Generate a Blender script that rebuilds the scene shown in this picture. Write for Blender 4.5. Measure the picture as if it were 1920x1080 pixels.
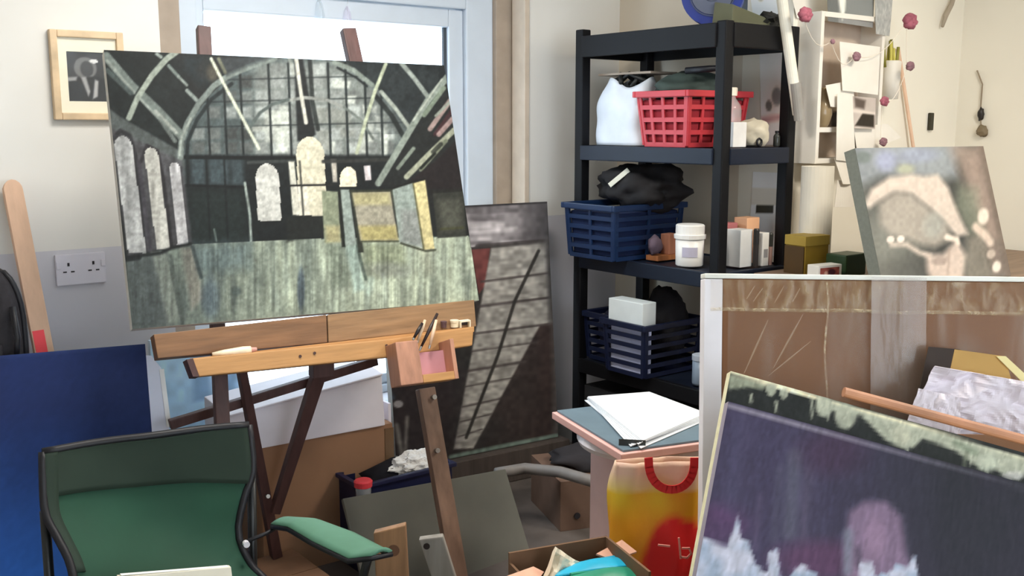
import bpy, bmesh, math, random
import numpy as np
from mathutils import Vector, Matrix, noise as mnoise

for o in list(bpy.data.objects): bpy.data.objects.remove(o)
SC = bpy.context.scene; COL = SC.collection
PI = math.pi; rad = math.radians

# ------------------------------------------------------------------ camera
YAW = rad(38); PITCH = math.atan(305/1900.); EYE = Vector((0, 0, 1.35)); FPX = 1900.
cam = bpy.data.cameras.new('camera'); CAM = bpy.data.objects.new('camera', cam); COL.objects.link(CAM)
cam.sensor_width = 36; cam.lens = 36*FPX/1920; cam.clip_start = .05
CAM.location = EYE; CAM.rotation_euler = (PI/2-PITCH, 0, -YAW)
SC.camera = CAM

# ------------------------------------------------------------------ sky, lights, exposure
W = bpy.data.worlds.new('world'); SC.world = W; W.use_nodes = True
bg = W.node_tree.nodes['Background']; bg.inputs[0].default_value = (.70, .86, 1, 1); bg.inputs[1].default_value = 4.6
def area(name, loc, rot, sx, sy, power, col):
    l = bpy.data.lights.new(name, 'AREA'); l.shape = 'RECTANGLE'; l.size = sx; l.size_y = sy; l.energy = power; l.color = col
    o = bpy.data.objects.new(name, l); o.location = loc; o.rotation_euler = rot; COL.objects.link(o); return o
area('ceiling_lamp_light', (2.9, .75, 2.34), (0, 0, 0), .55, .55, 40, (1, .92, .79))
area('added_fill_light_window', (1.25, 2.0, 2.34), (0, 0, 0), .55, .55, 31, (1, .95, .87))  # extra lamp added out of view to brighten the window wall
area('added_back_fill_light', (1.0, -2.12, 1.5), (PI/2, 0, 0), 2.6, 1.5, 34, (.97, .98, 1))  # added fill behind the viewer, lights the faces turned from the window
SC.view_settings.view_transform = 'Standard'; SC.view_settings.look = 'None'
SC.view_settings.exposure = 0.0; SC.view_settings.gamma = 1.0; SC.view_settings.use_curve_mapping = False

# ------------------------------------------------------------------ layout helpers (points measured on real planes of the room)
_f = Vector((math.sin(YAW)*math.cos(PITCH), math.cos(YAW)*math.cos(PITCH), -math.sin(PITCH)))
_r = Vector((math.cos(YAW), -math.sin(YAW), 0)); _u = _r.cross(_f)
def ray(x, y): return _f + _r*((x-960)/FPX) + _u*((540-y)/FPX)
def atY(x, y, Y):
    d = ray(x, y); return EYE + d*(Y/(d.x*math.sin(YAW)+d.y*math.cos(YAW)))
def atv(x, y, v): d = ray(x, y); return EYE + d*(v/d.y)
def atu(x, y, u): d = ray(x, y); return EYE + d*(u/d.x)
def atz(x, y, z): d = ray(x, y); return EYE + d*((z-EYE.z)/d.z)

class Fr:
    """frame: o origin, x right, y away, z up"""
    def __init__(s, o, yaw=0, lean=0, roll=0):
        s.o = Vector(o); ex = Vector((math.cos(yaw), math.sin(yaw), 0)); n = Vector((-math.sin(yaw), math.cos(yaw), 0))
        ez = Vector((0, 0, 1))*math.cos(lean) + n*math.sin(lean)
        c, t = math.cos(roll), math.sin(roll)
        s.x = c*ex + t*ez; s.z = -t*ex + c*ez; s.y = s.z.cross(s.x)
    def p(s, a, b, c): return s.o + s.x*a + s.y*b + s.z*c
    def at(s, px, py, b=0):
        """point of the plane y=b of this frame"""
        d = ray(px, py); t = (b - (EYE-s.o).dot(s.y))/d.dot(s.y); return EYE + d*t
    def loc(s, P): q = P-s.o; return q.dot(s.x), q.dot(s.y), q.dot(s.z)
ID = Fr((0, 0, 0))

# ------------------------------------------------------------------ materials
def lin(c):
    return tuple((v/255/12.92 if v <= 10.31 else ((v/255+.055)/1.055)**2.4) for v in c)
_M = {}
def mat(name, rgb, rough=.6, metal=0, var=.08, scale=14, bump=0, gain=1.25, stretch=(1, 1, 1), alpha=None, spec=.4, trans=0, sheen=0):
    if name in _M: return _M[name]
    m = bpy.data.materials.new(name); _M[name] = m; m.use_nodes = True; nt = m.node_tree
    b = nt.nodes['Principled BSDF']; b.inputs['Roughness'].default_value = rough; b.inputs['Metallic'].default_value = metal
    b.inputs['Specular IOR Level'].default_value = spec
    base = [min(.92, v*gain) for v in lin(rgb)]
    tc = nt.nodes.new('ShaderNodeTexCoord'); mp = nt.nodes.new('ShaderNodeMapping'); nt.links.new(tc.outputs['Object'], mp.inputs[0])
    mp.inputs['Scale'].default_value = stretch
    nz = nt.nodes.new('ShaderNodeTexNoise'); nz.inputs['Scale'].default_value = scale; nz.inputs['Detail'].default_value = 4
    nt.links.new(mp.outputs[0], nz.inputs[0])
    cr = nt.nodes.new('ShaderNodeValToRGB'); nt.links.new(nz.outputs[0], cr.inputs[0])
    cr.color_ramp.elements[0].position = .3; cr.color_ramp.elements[1].position = .7
    cr.color_ramp.elements[0].color = (*[max(0, v*(1-var)) for v in base], 1)
    cr.color_ramp.elements[1].color = (*[min(.95, v*(1+var)) for v in base], 1)
    nt.links.new(cr.outputs[0], b.inputs['Base Color'])
    if bump:
        bp = nt.nodes.new('ShaderNodeBump'); bp.inputs['Strength'].default_value = bump; bp.inputs['Distance'].default_value = .01
        nt.links.new(nz.outputs[0], bp.inputs['Height']); nt.links.new(bp.outputs[0], b.inputs['Normal'])
    if trans: b.inputs['Transmission Weight'].default_value = trans
    if sheen: b.inputs['Sheen Weight'].default_value = sheen
    if alpha is not None: b.inputs['Alpha'].default_value = alpha
    return m
def wood(name, rgb, rough=.55, var=.22, stretch=(14, 14, 1.4), gain=1.25): return mat(name, rgb, rough, var=var, scale=3, stretch=stretch, bump=.15, gain=gain)
def paintmat(name, rough=.6, spec=.18):
    if name in _M: return _M[name]
    m = bpy.data.materials.new(name); _M[name] = m; m.use_nodes = True; nt = m.node_tree; b = nt.nodes['Principled BSDF']
    b.inputs['Roughness'].default_value = rough; b.inputs['Specular IOR Level'].default_value = spec
    a = nt.nodes.new('ShaderNodeAttribute'); a.attribute_name = 'pigment'; nt.links.new(a.outputs['Color'], b.inputs['Base Color'])
    nz = nt.nodes.new('ShaderNodeTexNoise'); nz.inputs['Scale'].default_value = 60; nz.inputs['Detail'].default_value = 5
    tc = nt.nodes.new('ShaderNodeTexCoord'); nt.links.new(tc.outputs['Object'], nz.inputs[0])
    bp = nt.nodes.new('ShaderNodeBump'); bp.inputs['Strength'].default_value = .12; bp.inputs['Distance'].default_value = .004
    nt.links.new(nz.outputs[0], bp.inputs['Height']); nt.links.new(bp.outputs[0], b.inputs['Normal'])
    return m
def film(name, rgb, fac, streak=0, scale=(6, 6, 1), rough=.15):
    """clear plastic: mostly see-through, with milky streaks and gloss"""
    if name in _M: return _M[name]
    m = bpy.data.materials.new(name); _M[name] = m; m.use_nodes = True; nt = m.node_tree; b = nt.nodes['Principled BSDF']
    b.inputs['Base Color'].default_value = (*lin(rgb), 1); b.inputs['Roughness'].default_value = rough
    t = nt.nodes.new('ShaderNodeBsdfTransparent'); mx = nt.nodes.new('ShaderNodeMixShader'); out = nt.nodes['Material Output']
    nt.links.new(t.outputs[0], mx.inputs[1]); nt.links.new(b.outputs[0], mx.inputs[2]); nt.links.new(mx.outputs[0], out.inputs[0])
    mx.inputs[0].default_value = fac
    if streak:
        tc = nt.nodes.new('ShaderNodeTexCoord'); mp = nt.nodes.new('ShaderNodeMapping'); nt.links.new(tc.outputs['Object'], mp.inputs[0]); mp.inputs['Scale'].default_value = scale
        mp.inputs['Rotation'].default_value = (.5, .4, .2)
        nz = nt.nodes.new('ShaderNodeTexNoise'); nz.inputs['Scale'].default_value = 3; nz.inputs['Detail'].default_value = 3; nz.inputs['Distortion'].default_value = .6
        nt.links.new(mp.outputs[0], nz.inputs[0])
        r = nt.nodes.new('ShaderNodeMapRange'); r.inputs[1].default_value = .45; r.inputs[2].default_value = .75; r.inputs[3].default_value = fac; r.inputs[4].default_value = fac+streak
        nt.links.new(nz.outputs[0], r.inputs[0]); nt.links.new(r.outputs[0], mx.inputs[0])
        bp = nt.nodes.new('ShaderNodeBump'); bp.inputs['Strength'].default_value = .5; bp.inputs['Distance'].default_value = .01
        nt.links.new(nz.outputs[0], bp.inputs['Height']); nt.links.new(bp.outputs[0], b.inputs['Normal'])
    return m

# ------------------------------------------------------------------ mesh builder
ORG = {}
class MB:
    def __init__(s): s.v = []; s.f = []; s.pig = None
    def add(s, vs, fs):
        k = len(s.v); s.v += [Vector(v) for v in vs]; s.f += [tuple(i+k for i in f) for f in fs]; return s
    def box(s, lo, hi, F=ID):
        (a, b, c), (d, e, g) = lo, hi
        return s.hexa([F.p(*q) for q in ((a, b, c), (d, b, c), (d, e, c), (a, e, c), (a, b, g), (d, b, g), (d, e, g), (a, e, g))])
    def hexa(s, P): return s.add(P, [(3, 2, 1, 0), (4, 5, 6, 7), (0, 1, 5, 4), (1, 2, 6, 5), (2, 3, 7, 6), (3, 0, 4, 7)])
    def bar(s, p0, p1, w, h, side=None, w2=None):
        p0, p1 = Vector(p0), Vector(p1); d = (p1-p0).normalized()
        side = Vector(side) if side is not None else (Vector((0, 0, 1)) if abs(d.z) < .9 else Vector((1, 0, 0)))
        a = (side - d*side.dot(d)).normalized(); b = d.cross(a); w2 = w2 or w
        q = [(-1, -1), (1, -1), (1, 1), (-1, 1)]
        return s.hexa([p0 + a*(x*w/2) + b*(y*h/2) for x, y in q] + [p1 + a*(x*w2/2) + b*(y*h/2) for x, y in q])
    def tube(s, pts, r, n=10, closed=False):
        pts = [Vector(p) for p in pts]; m = len(pts); rs = r if isinstance(r, (list, tuple)) else [r]*m
        k = len(s.v); prev = None
        for i, p in enumerate(pts):
            if closed: d = (pts[(i+1) % m]-pts[i-1])
            else: d = pts[min(i+1, m-1)]-pts[max(i-1, 0)]
            d.normalize()
            if prev is None: a = d.orthogonal().normalized()
            else:
                a = prev - d*prev.dot(d); a = a.normalized() if a.length > 1e-6 else d.orthogonal().normalized()
            prev = a; b = d.cross(a)
            for j in range(n):
                t = 2*PI*j/n; s.v.append(p + (a*math.cos(t)+b*math.sin(t))*rs[i])
        for i in range(m if closed else m-1):
            i2 = (i+1) % m
            for j in range(n): s.f.append((k+i*n+j, k+i*n+(j+1) % n, k+i2*n+(j+1) % n, k+i2*n+j))
        if not closed: s.f.append(tuple(k+j for j in reversed(range(n)))); s.f.append(tuple(k+(m-1)*n+j for j in range(n)))
        return s
    def lathe(s, prof, F=ID, n=24):
        k = len(s.v)
        for r, z in prof:
            for j in range(n): t = 2*PI*j/n; s.v.append(F.p(r*math.cos(t), r*math.sin(t), z))
        for i in range(len(prof)-1):
            for j in range(n): s.f.append((k+i*n+j, k+i*n+(j+1) % n, k+(i+1)*n+(j+1) % n, k+(i+1)*n+j))
        s.f.append(tuple(k+j for j in reversed(range(n)))); m = len(prof)-1; s.f.append(tuple(k+m*n+j for j in range(n)))
        return s
    def prism(s, poly, F, b0, b1):
        n = len(poly); k = len(s.v)
        for b in (b0, b1):
            for a, c in poly: s.v.append(F.p(a, b, c))
        s.f.append(tuple(k+i for i in range(n))); s.f.append(tuple(k+n+i for i in reversed(range(n))))
        for i in range(n): j = (i+1) % n; s.f.append((k+j, k+i, k+n+i, k+n+j))
        return s
    def sheet(s, fn, nu, nv, t=0, nrm=None):
        """fn(u,v)->point; t>0 gives a second skin offset along nrm"""
        k = len(s.v)
        for i in range(nu+1):
            for j in range(nv+1): s.v.append(Vector(fn(i/nu, j/nv)))
        w = nv+1
        for i in range(nu):
            for j in range(nv): s.f.append((k+i*w+j, k+(i+1)*w+j, k+(i+1)*w+j+1, k+i*w+j+1))
        return s
    def blob(s, c, r, amp=.2, seed=0, sub=3, fq=2.2, F=ID, flat=None):
        bm = bmesh.new(); bmesh.ops.create_icosphere(bm, subdivisions=sub, radius=1)
        k = len(s.v); off = Vector((seed*3.1, seed*1.7, seed*.9)); c = Vector(c)
        for v in bm.verts:
            d = v.co.normalized(); q = 1 + amp*(mnoise.noise(d*fq+off)+.6*abs(mnoise.noise(d*fq*2.6+off)))
            z = d.z*q*r[2]
            if flat is not None: z = max(z, flat)
            s.v.append(c + F.x*(d.x*q*r[0]) + F.y*(d.y*q*r[1]) + F.z*z)
        s.f += [tuple(k+v.index for v in f.verts) for f in bm.faces]; bm.free(); return s
    def build(s, name, m, parent=None, bevel=0, smooth=False, thick=0, sub=0, kind=None, label=None, seg=2):
        org = ORG[parent.name] if parent is not None else Vector((0, 0, 0))
        if parent is None and s.v:
            lo = [min(v[i] for v in s.v) for i in range(3)]; hi = [max(v[i] for v in s.v) for i in range(3)]
            org = Vector(((lo[0]+hi[0])/2, (lo[1]+hi[1])/2, lo[2]))
        me = bpy.data.meshes.new(name); me.from_pydata([tuple(v-org) for v in s.v], [], s.f)
        bm = bmesh.new(); bm.from_mesh(me); bmesh.ops.recalc_face_normals(bm, faces=bm.faces)
        if bevel:
            ed = [e for e in bm.edges if len(e.link_faces) == 2 and e.calc_face_angle(0) > .5]
            bmesh.ops.bevel(bm, geom=ed, offset=bevel, segments=seg, profile=.6, affect='EDGES', clamp_overlap=True)
        bm.to_mesh(me); bm.free()
        if smooth:
            for p in me.polygons: p.use_smooth = True
        me.materials.append(m)
        o = bpy.data.objects.new(name, me); COL.objects.link(o); ORG[o.name] = org
        if parent is not None: o.parent = parent
        else: o.location = org
        if thick: md = o.modifiers.new('thickness', 'SOLIDIFY'); md.thickness = thick; md.offset = 0
        if sub: md = o.modifiers.new('smooth', 'SUBSURF'); md.levels = sub; md.render_levels = sub
        if kind: o['kind'] = kind
        if label: o['label'] = label
        return o
def thing(name, label, cat, loc, group=None):
    o = bpy.data.objects.new(name, None); COL.objects.link(o); o.empty_display_size = .05
    o.location = Vector(loc); ORG[o.name] = Vector(loc); o['label'] = label; o['category'] = cat
    if group: o['group'] = group
    return o
def tag(o, label, cat, group=None):
    o['label'] = label; o['category'] = cat
    if group: o['group'] = group
    return o

# ------------------------------------------------------------------ pigment sketching (colour of painted or printed surfaces)
class Paint:
    def __init__(s, X, Y, base, seed=1):
        s.X, s.Y = X, Y; s.c = np.ones(X.shape+(3,))*np.array(base, float); s.rng = np.random.RandomState(seed)
    def put(s, m, col): m = np.clip(m, 0, 1)[..., None]; s.c = s.c*(1-m) + np.array(col, float)*m
    def inside(s, pts):
        r = np.zeros(s.X.shape, bool); n = len(pts)
        for i in range(n):
            (x0, y0), (x1, y1) = pts[i], pts[(i+1) % n]
            if y0 == y1: continue
            k = ((y0 > s.Y) != (y1 > s.Y)) & (s.X < (x1-x0)*(s.Y-y0)/(y1-y0)+x0); r ^= k
        return r
    def dist(s, pts):
        d = np.full(s.X.shape, 1e9)
        for (x0, y0), (x1, y1) in zip(pts[:-1], pts[1:]):
            dx, dy = x1-x0, y1-y0; L = dx*dx+dy*dy+1e-9
            t = np.clip(((s.X-x0)*dx+(s.Y-y0)*dy)/L, 0, 1); d = np.minimum(d, np.hypot(s.X-x0-t*dx, s.Y-y0-t*dy))
        return d
    def poly(s, pts, col, op=1, soft=1.2):
        d = s.dist(list(pts)+[pts[0]]); sd = np.where(s.inside(pts), -d, d); s.put(np.clip(.5-sd/soft/2, 0, 1)*op, col)
    def line(s, pts, w, col, op=1, soft=1.2): s.put(np.clip(.5-(s.dist(pts)-w/2)/soft/2, 0, 1)*op, col)
    def ell(s, cx, cy, rx, ry, col, op=1, soft=.15):
        q = np.hypot((s.X-cx)/rx, (s.Y-cy)/ry); s.put(np.clip((1-q)/soft+.5, 0, 1)*op, col)
    def arch(s, x0, x1, y0, y1, col, op=1, sh=0):
        """round-topped opening, sh shears the foot sideways"""
        c, r = (x0+x1)/2, (x1-x0)/2
        X = s.X-(s.Y-y0)*sh; t = np.clip((s.Y-y0)/(r*1.3), 0, 1); hw = r*np.sqrt(1-(1-t)**2)
        m = (s.Y > y0) & (s.Y < y1) & (abs(X-c) < hw); s.put(m*op, col)
    def noise(s, sx, sy, seed=0):
        r = np.random.RandomState(seed); g = r.rand(64, 64); x, y = s.X/sx, s.Y/sy
        xi, yi = np.floor(x).astype(int), np.floor(y).astype(int); fx, fy = x-xi, y-yi; fx, fy = fx*fx*(3-2*fx), fy*fy*(3-2*fy)
        G = lambda a, b: g[a % 64, b % 64]
        return (G(xi, yi)*(1-fx)+G(xi+1, yi)*fx)*(1-fy)+(G(xi, yi+1)*(1-fx)+G(xi+1, yi+1)*fx)*fy
    def grain(s, sx, sy, amt, seed=0, m=None):
        n = (s.noise(sx, sy, seed)-.5)*2*amt
        if m is not None: n = n*m
        s.c = s.c*(1+n[..., None])
def hmap(c):
    """map unit square (s right, t up) onto sketch corners TL,TR,BR,BL"""
    src = [(0, 1), (1, 1), (1, 0), (0, 0)]; A = []; b = []
    for (x, y), (X, Y) in zip(src, c):
        A += [[x, y, 1, 0, 0, 0, -X*x, -X*y], [0, 0, 0, x, y, 1, -Y*x, -Y*y]]; b += [X, Y]
    h = np.append(np.linalg.solve(np.array(A, float), np.array(b, float)), 1).reshape(3, 3)
    def f(S, T):
        w = h[2, 0]*S+h[2, 1]*T+1; return (h[0, 0]*S+h[0, 1]*T+h[0, 2])/w, (h[1, 0]*S+h[1, 1]*T+h[1, 2])/w
    return f
def painted(name, fn, corners, nu, nv, draw, parent, m, gain=1.15, gamma=1.0, base=(40, 40, 40), label=None, smooth=True, thick=0):
    """a grid fn(s,t) carrying pigment drawn in sketch coordinates"""
    S, T = np.meshgrid(np.linspace(0, 1, nu+1), np.linspace(0, 1, nv+1), indexing='ij')
    X, Y = hmap(corners)(S, T); P = Paint(X, Y, base); draw(P)
    b = MB(); b.sheet(fn, nu, nv); o = b.build(name, m, parent, smooth=smooth, label=label, thick=thick)
    c = np.clip(P.c, 0, 255)/255; c = np.where(c <= .04045, c/12.92, ((c+.055)/1.055)**2.4)**gamma*gain; c = np.clip(c, 0, .92)
    at = o.data.color_attributes.new('pigment', 'FLOAT_COLOR', 'POINT')
    a = np.ones((X.size, 4), np.float32); a[:, :3] = c.reshape(-1, 3); at.data.foreach_set('color', a.ravel()); return o
def canvas(name, label, F, w, h, corners, draw, nu, nv, depth=.035, edge=(205, 200, 190), cat='painting', gain=1.15, gamma=1.0, stretcher=True, edgelabel=None, **k):
    """stretched canvas: painted face, canvas sides, wooden stretcher bars behind"""
    t = thing(name, label, cat, F.p(w/2, 0, 0))
    painted('painted_face', lambda a, c: F.p(a*w, -.0008, c*h), corners, nu, nv, draw, t, paintmat('canvas_paint'), gain, gamma)
    e = mat('canvas_edge_%d_%d_%d' % edge, edge, .8, bump=.1, scale=80)
    b = MB(); th = .003
    b.box((0, 0, 0), (th, depth, h), F).box((w-th, 0, 0), (w, depth, h), F).box((th, 0, h-th), (w-th, depth, h), F).box((th, 0, 0), (w-th, depth, th), F).box((th, 0, th), (w-th, .002, h-th), F)
    b.build('canvas_side', e, t, label=edgelabel)
    if stretcher:
        wd = wood('stretcher_pine', (190, 160, 120)); d0 = .006; q = .04
        for lo, hi in (((th, d0, th), (q, depth-.002, h-th)), ((w-q, d0, th), (w-th, depth-.002, h-th)), ((q, d0, h-q), (w-q, depth-.002, h-th)), ((q, d0, th), (w-q, depth-.002, q))):
            MB().box(lo, hi, F).build('stretcher_bar', wd, t)
    return t
random.seed(4)

# ================================================================== ROOM
U0, UB, UC, VW, VD, VB, H = -1.2, 3.05, 4.2, 3.17, 2.29, -2.2, 2.45
def wallmat():
    m = bpy.data.materials.new('plaster_two_tone'); m.use_nodes = True; nt = m.node_tree; b = nt.nodes['Principled BSDF']; b.inputs['Roughness'].default_value = .75
    g = nt.nodes.new('ShaderNodeNewGeometry'); sp = nt.nodes.new('ShaderNodeSeparateXYZ'); nt.links.new(g.outputs['Position'], sp.inputs[0])
    nz = nt.nodes.new('ShaderNodeTexNoise'); nz.inputs['Scale'].default_value = 2.2; nz.inputs['Detail'].default_value = 4; nt.links.new(g.outputs['Position'], nz.inputs[0])
    gt = nt.nodes.new('ShaderNodeMath'); gt.operation = 'GREATER_THAN'; gt.inputs[1].default_value = .985; nt.links.new(sp.outputs[2], gt.inputs[0])
    def ramp(a, c):
        r = nt.nodes.new('ShaderNodeValToRGB'); r.color_ramp.elements[0].color = (*a, 1); r.color_ramp.elements[1].color = (*c, 1); nt.links.new(nz.outputs[0], r.inputs[0]); return r
    lo = ramp((.57, .56, .61), (.64, .63, .68)); hi = ramp((.74, .72, .68), (.80, .78, .735))
    mx = nt.nodes.new('ShaderNodeMix'); mx.data_type = 'RGBA'; nt.links.new(gt.outputs[0], mx.inputs[0]); nt.links.new(lo.outputs[0], mx.inputs[6]); nt.links.new(hi.outputs[0], mx.inputs[7])
    nt.links.new(mx.outputs[2], b.inputs['Base Color']); return m
M_WALL2 = wallmat()
M_WALL = mat('cream_plaster', (232, 226, 212), .75, var=.03, scale=2, gain=1.0)
M_WALLD = mat('warm_white_plaster', (240, 234, 220), .75, var=.03, scale=2, gain=1.0)
WU0, WU1, WZ0, WZ1 = 1.11, 2.543, .34, 2.2          # opening of window_1 in the window wall
def struct(name, b, m, parent=None, **k): return b.build(name, m, parent, kind='structure' if parent is None else None, **k)
b = MB(); T = .22
for lo, hi in (((U0, VW, 0), (WU0, VW+T, H)), ((WU1, VW, 0), (UB+T, VW+T, H)), ((WU0, VW, 0), (WU1, VW+T, WZ0)), ((WU0, VW, WZ1), (WU1, VW+T, H))): b.box(lo, hi)
struct('wall_window', b, M_WALL2)
struct('wall_alcove', MB().box((UB, VD+T, 0), (UB+T, VW, H)), mat('buff_plaster', (214, 202, 184), .75, var=.03, scale=2, gain=1.0))
struct('wall_breast', MB().box((UB, VD, 0), (UC+T, VD+T, H)), M_WALLD)
struct('wall_right', MB().box((UC, VB, 0), (UC+T, VD, H)), M_WALL)
struct('wall_left', MB().box((U0-T, VB, 0), (U0, VW+T, H)), M_WALL)
b = MB()
for lo, hi in (((U0-T, VB-T, 0), (-.4, VB, H)), ((2.4, VB-T, 0), (UC+T, VB, H)), ((-.4, VB-T, 0), (2.4, VB, .7)), ((-.4, VB-T, 2.25), (2.4, VB, H))): b.box(lo, hi)
struct('wall_back', b, M_WALL)
struct('floor', MB().box((U0-T, VB-T, -.1), (UC+T, VW+T, 0)), mat('worn_dark_carpet', (92, 84, 80), .95, var=.35, scale=5, bump=.4, gain=1))
struct('ceiling', MB().box((U0-T, VB-T, H), (UC+T, VW+T, H+.1)), mat('white_ceiling', (240, 238, 232), .9, var=.02, gain=1))
M_SKIRT = mat('grey_gloss_skirting', (150, 150, 150), .4)
struct('baseboard_window', MB().box((U0, VW-.018, 0), (UB, VW, .12)), M_SKIRT, bevel=.004)
struct('baseboard_right', MB().box((UC-.018, VB, 0), (UC, VD-.02, .12)), M_SKIRT, bevel=.004)
struct('baseboard_left', MB().box((U0, VB, 0), (U0+.018, VW-.02, .12)), M_SKIRT, bevel=.004)

# window_1: white frame, sash, two panes, sill
M_UPVC = mat('white_window_plastic', (206, 216, 228), .35, var=.02, gain=1)
M_GLASS = film('window_glass', (230, 240, 245), .04, rough=.02)
w1 = bpy.data.objects.new('window_1', None); COL.objects.link(w1); w1.location = ((WU0+WU1)/2, VW, WZ0); ORG['window_1'] = Vector(w1.location); w1['kind'] = 'structure'
GU0, GU1, VG = 1.297, 2.262, 3.30
b = MB(); FU0, FU1 = 1.205, 2.46
for lo, hi in (((FU0, VG-.03, WZ0), (GU0-.028, VG+.05, WZ1)), ((GU1+.07, VG-.03, WZ0), (FU1, VG+.05, WZ1)), ((GU0-.028, VG-.03, WZ0), (GU1+.07, VG+.05, WZ0+.03)), ((GU0-.028, VG-.03, WZ1-.06), (GU1+.07, VG+.05, WZ1)), ((GU0-.028, VG-.03, 1.79), (GU1+.07, VG+.05, 1.86))): b.box(lo, hi)
b.build('window_frame', M_UPVC, w1, bevel=.006)
b = MB()
for lo, hi in (((GU0-.024, VG-.012, WZ0+.033), (GU0, VG+.03, 1.787)), ((GU1, VG-.012, WZ0+.033), (GU1+.066, VG+.03, 1.787)), ((GU0, VG-.012, 1.72), (GU1, VG+.03, 1.787)), ((GU0, VG-.012, WZ0+.033), (GU1, VG+.03, WZ0+.07))): b.box(lo, hi)
b.build('window_sash', M_UPVC, w1, bevel=.005)
M_SEAL = mat('dark_rubber_seal', (60, 66, 72), .7)
b = MB()
for lo, hi in (((GU0, VG+.004, WZ0+.07), (GU0+.006, VG+.016, 1.72)), ((GU1-.014, VG+.004, WZ0+.07), (GU1, VG+.016, 1.72))): b.box(lo, hi)
b.build('rubber_seal', M_SEAL, w1)
MB().box((GU0, VG+.006, WZ0+.07), (GU1, VG+.012, 1.72)).build('pane', M_GLASS, w1)
MB().box((GU0-.028, VG+.006, 1.86), (GU1+.07, VG+.012, WZ1-.06)).build('pane', M_GLASS, w1)
MB().box((WU0+.002, VW-.06, WZ0-.03), (WU1-.002, VG-.03, WZ0-.001)).build('window_sill', M_UPVC, w1, bevel=.006)
M_TAUPE = mat('taupe_painted_wood', (150, 136, 122), .6)
MB().box((WU0, VG-.05, WZ0), (FU0, VG+.05, WZ1)).build('side_lining', M_TAUPE, w1, bevel=.004)
MB().box((FU1, VG-.05, WZ0), (WU1-.001, VG+.05, WZ1)).build('side_lining', M_TAUPE, w1, bevel=.004)
struct('trim_1', MB().box((WU1-.012, VW-.012, WZ0), (WU1+.012, VG-.06, WZ1)), mat('beige_reveal', (186, 172, 156), .6), bevel=.003)
# added_window_2 behind the viewer: unseen, added to let in fill light
w2 = bpy.data.objects.new('added_window_2', None); COL.objects.link(w2); w2.location = (1, VB, .7); ORG['added_window_2'] = Vector(w2.location); w2['kind'] = 'structure'
b = MB()
for lo, hi in (((-.4, VB-.15, .7), (-.33, VB-.08, 2.25)), ((2.33, VB-.15, .7), (2.4, VB-.08, 2.25)), ((-.33, VB-.15, .7), (2.33, VB-.08, .77)), ((-.33, VB-.15, 2.18), (2.33, VB-.08, 2.25)), ((.97, VB-.15, .77), (1.03, VB-.08, 2.18))): b.box(lo, hi)
b.build('window_frame', M_UPVC, w2, bevel=.006)
MB().box((-.33, VB-.12, .77), (.97, VB-.112, 2.18)).build('pane', M_GLASS, w2); MB().box((1.03, VB-.12, .77), (2.33, VB-.112, 2.18)).build('pane', M_GLASS, w2)
for k, (x, y) in enumerate(((600, 52), (652, 66))):
    a = atv(x, -60, VG-.02); c = atv(x, y, VG-.02); t = thing('suncatcher', ('faint clear ornament hanging in the window left of the right easel mast', 'faint lilac ornament hanging in the window beside the right easel mast')[k], 'ornament', c)
    MB().tube([a, c], .0008, 5).build('thread', film('clear_thread', (225, 230, 236), .25), t); MB().lathe([(.004, 0), (.014, .03), (.018, .07), (.012, .11), (.003, .13)], Fr(c-Vector((0, 0, .03))), 12).build('glass_drop', film('ornament_glass%d' % k, ((196, 214, 226), (214, 200, 226))[k], .22), t, smooth=True)
# ceiling lamp (above the picture): round shade whose light is the lamp at the top of the script; the one by the window is added fill
for lb_, lx, ly in (('white square ceiling lamp panel over the right half of the room', 2.9, .75), ('white square lamp panel added unseen over the easel as fill for the window wall', 1.25, 2.0)):
    cl = thing('unseen_ceiling_lamp', lb_, 'lamp', (lx, ly, H-.1), 'ceiling lamps'); b = MB()
    for lo, hi in (((-.32, -.32, -.1), (-.29, .32, 0)), ((.29, -.32, -.1), (.32, .32, 0)), ((-.29, -.32, -.1), (.29, -.29, 0)), ((-.29, .29, -.1), (.29, .32, 0))): b.box([p+q for p, q in zip(lo, (lx, ly, H))], [p+q for p, q in zip(hi, (lx, ly, H))])
    b.build('lamp_frame', M_UPVC, cl, bevel=.004)
# ================================================================== WALL FURNISHINGS, LEFT
# framed black-and-white print
f0, f1 = atv(88, 55, VW), atv(228, 225, VW); x0, x1, z0, z1 = f0.x, f1.x+.012, f1.z, f0.z
pf = thing('framed_photo', 'small pale wood picture frame with a black and white photo on the left wall', 'picture frame', ((x0+x1)/2, VW, z0))
M_PALE = wood('pale_frame_wood', (196, 172, 140), stretch=(4, 4, 4)); d, g = .024, .02
for lo, hi in (((x0, VW-d, z0), (x0+g, VW-.001, z1)), ((x1-g, VW-d, z0), (x1, VW-.001, z1)), ((x0+g, VW-d, z1-g), (x1-g, VW-.001, z1)), ((x0+g, VW-d, z0), (x1-g, VW-.001, z0+g))): MB().box(lo, hi).build('frame_moulding', M_PALE, pf, bevel=.003)
b = MB(); cx, cz = (x0+x1)/2, (z0+z1)/2; mw, mh = .062, .071; cx += .004; cz -= .003
for lo, hi in (((x0+g, VW-.012, z0+g), (cx-mw, VW-.006, z1-g)), ((cx+mw, VW-.012, z0+g), (x1-g, VW-.006, z1-g)), ((cx-mw, VW-.012, cz+mh), (cx+mw, VW-.006, z1-g)), ((cx-mw, VW-.012, z0+g), (cx+mw, VW-.006, cz-mh))): b.box(lo, hi)
b.build('mount_board', mat('cream_mount', (226, 216, 196), .8, var=.02), pf)
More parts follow.
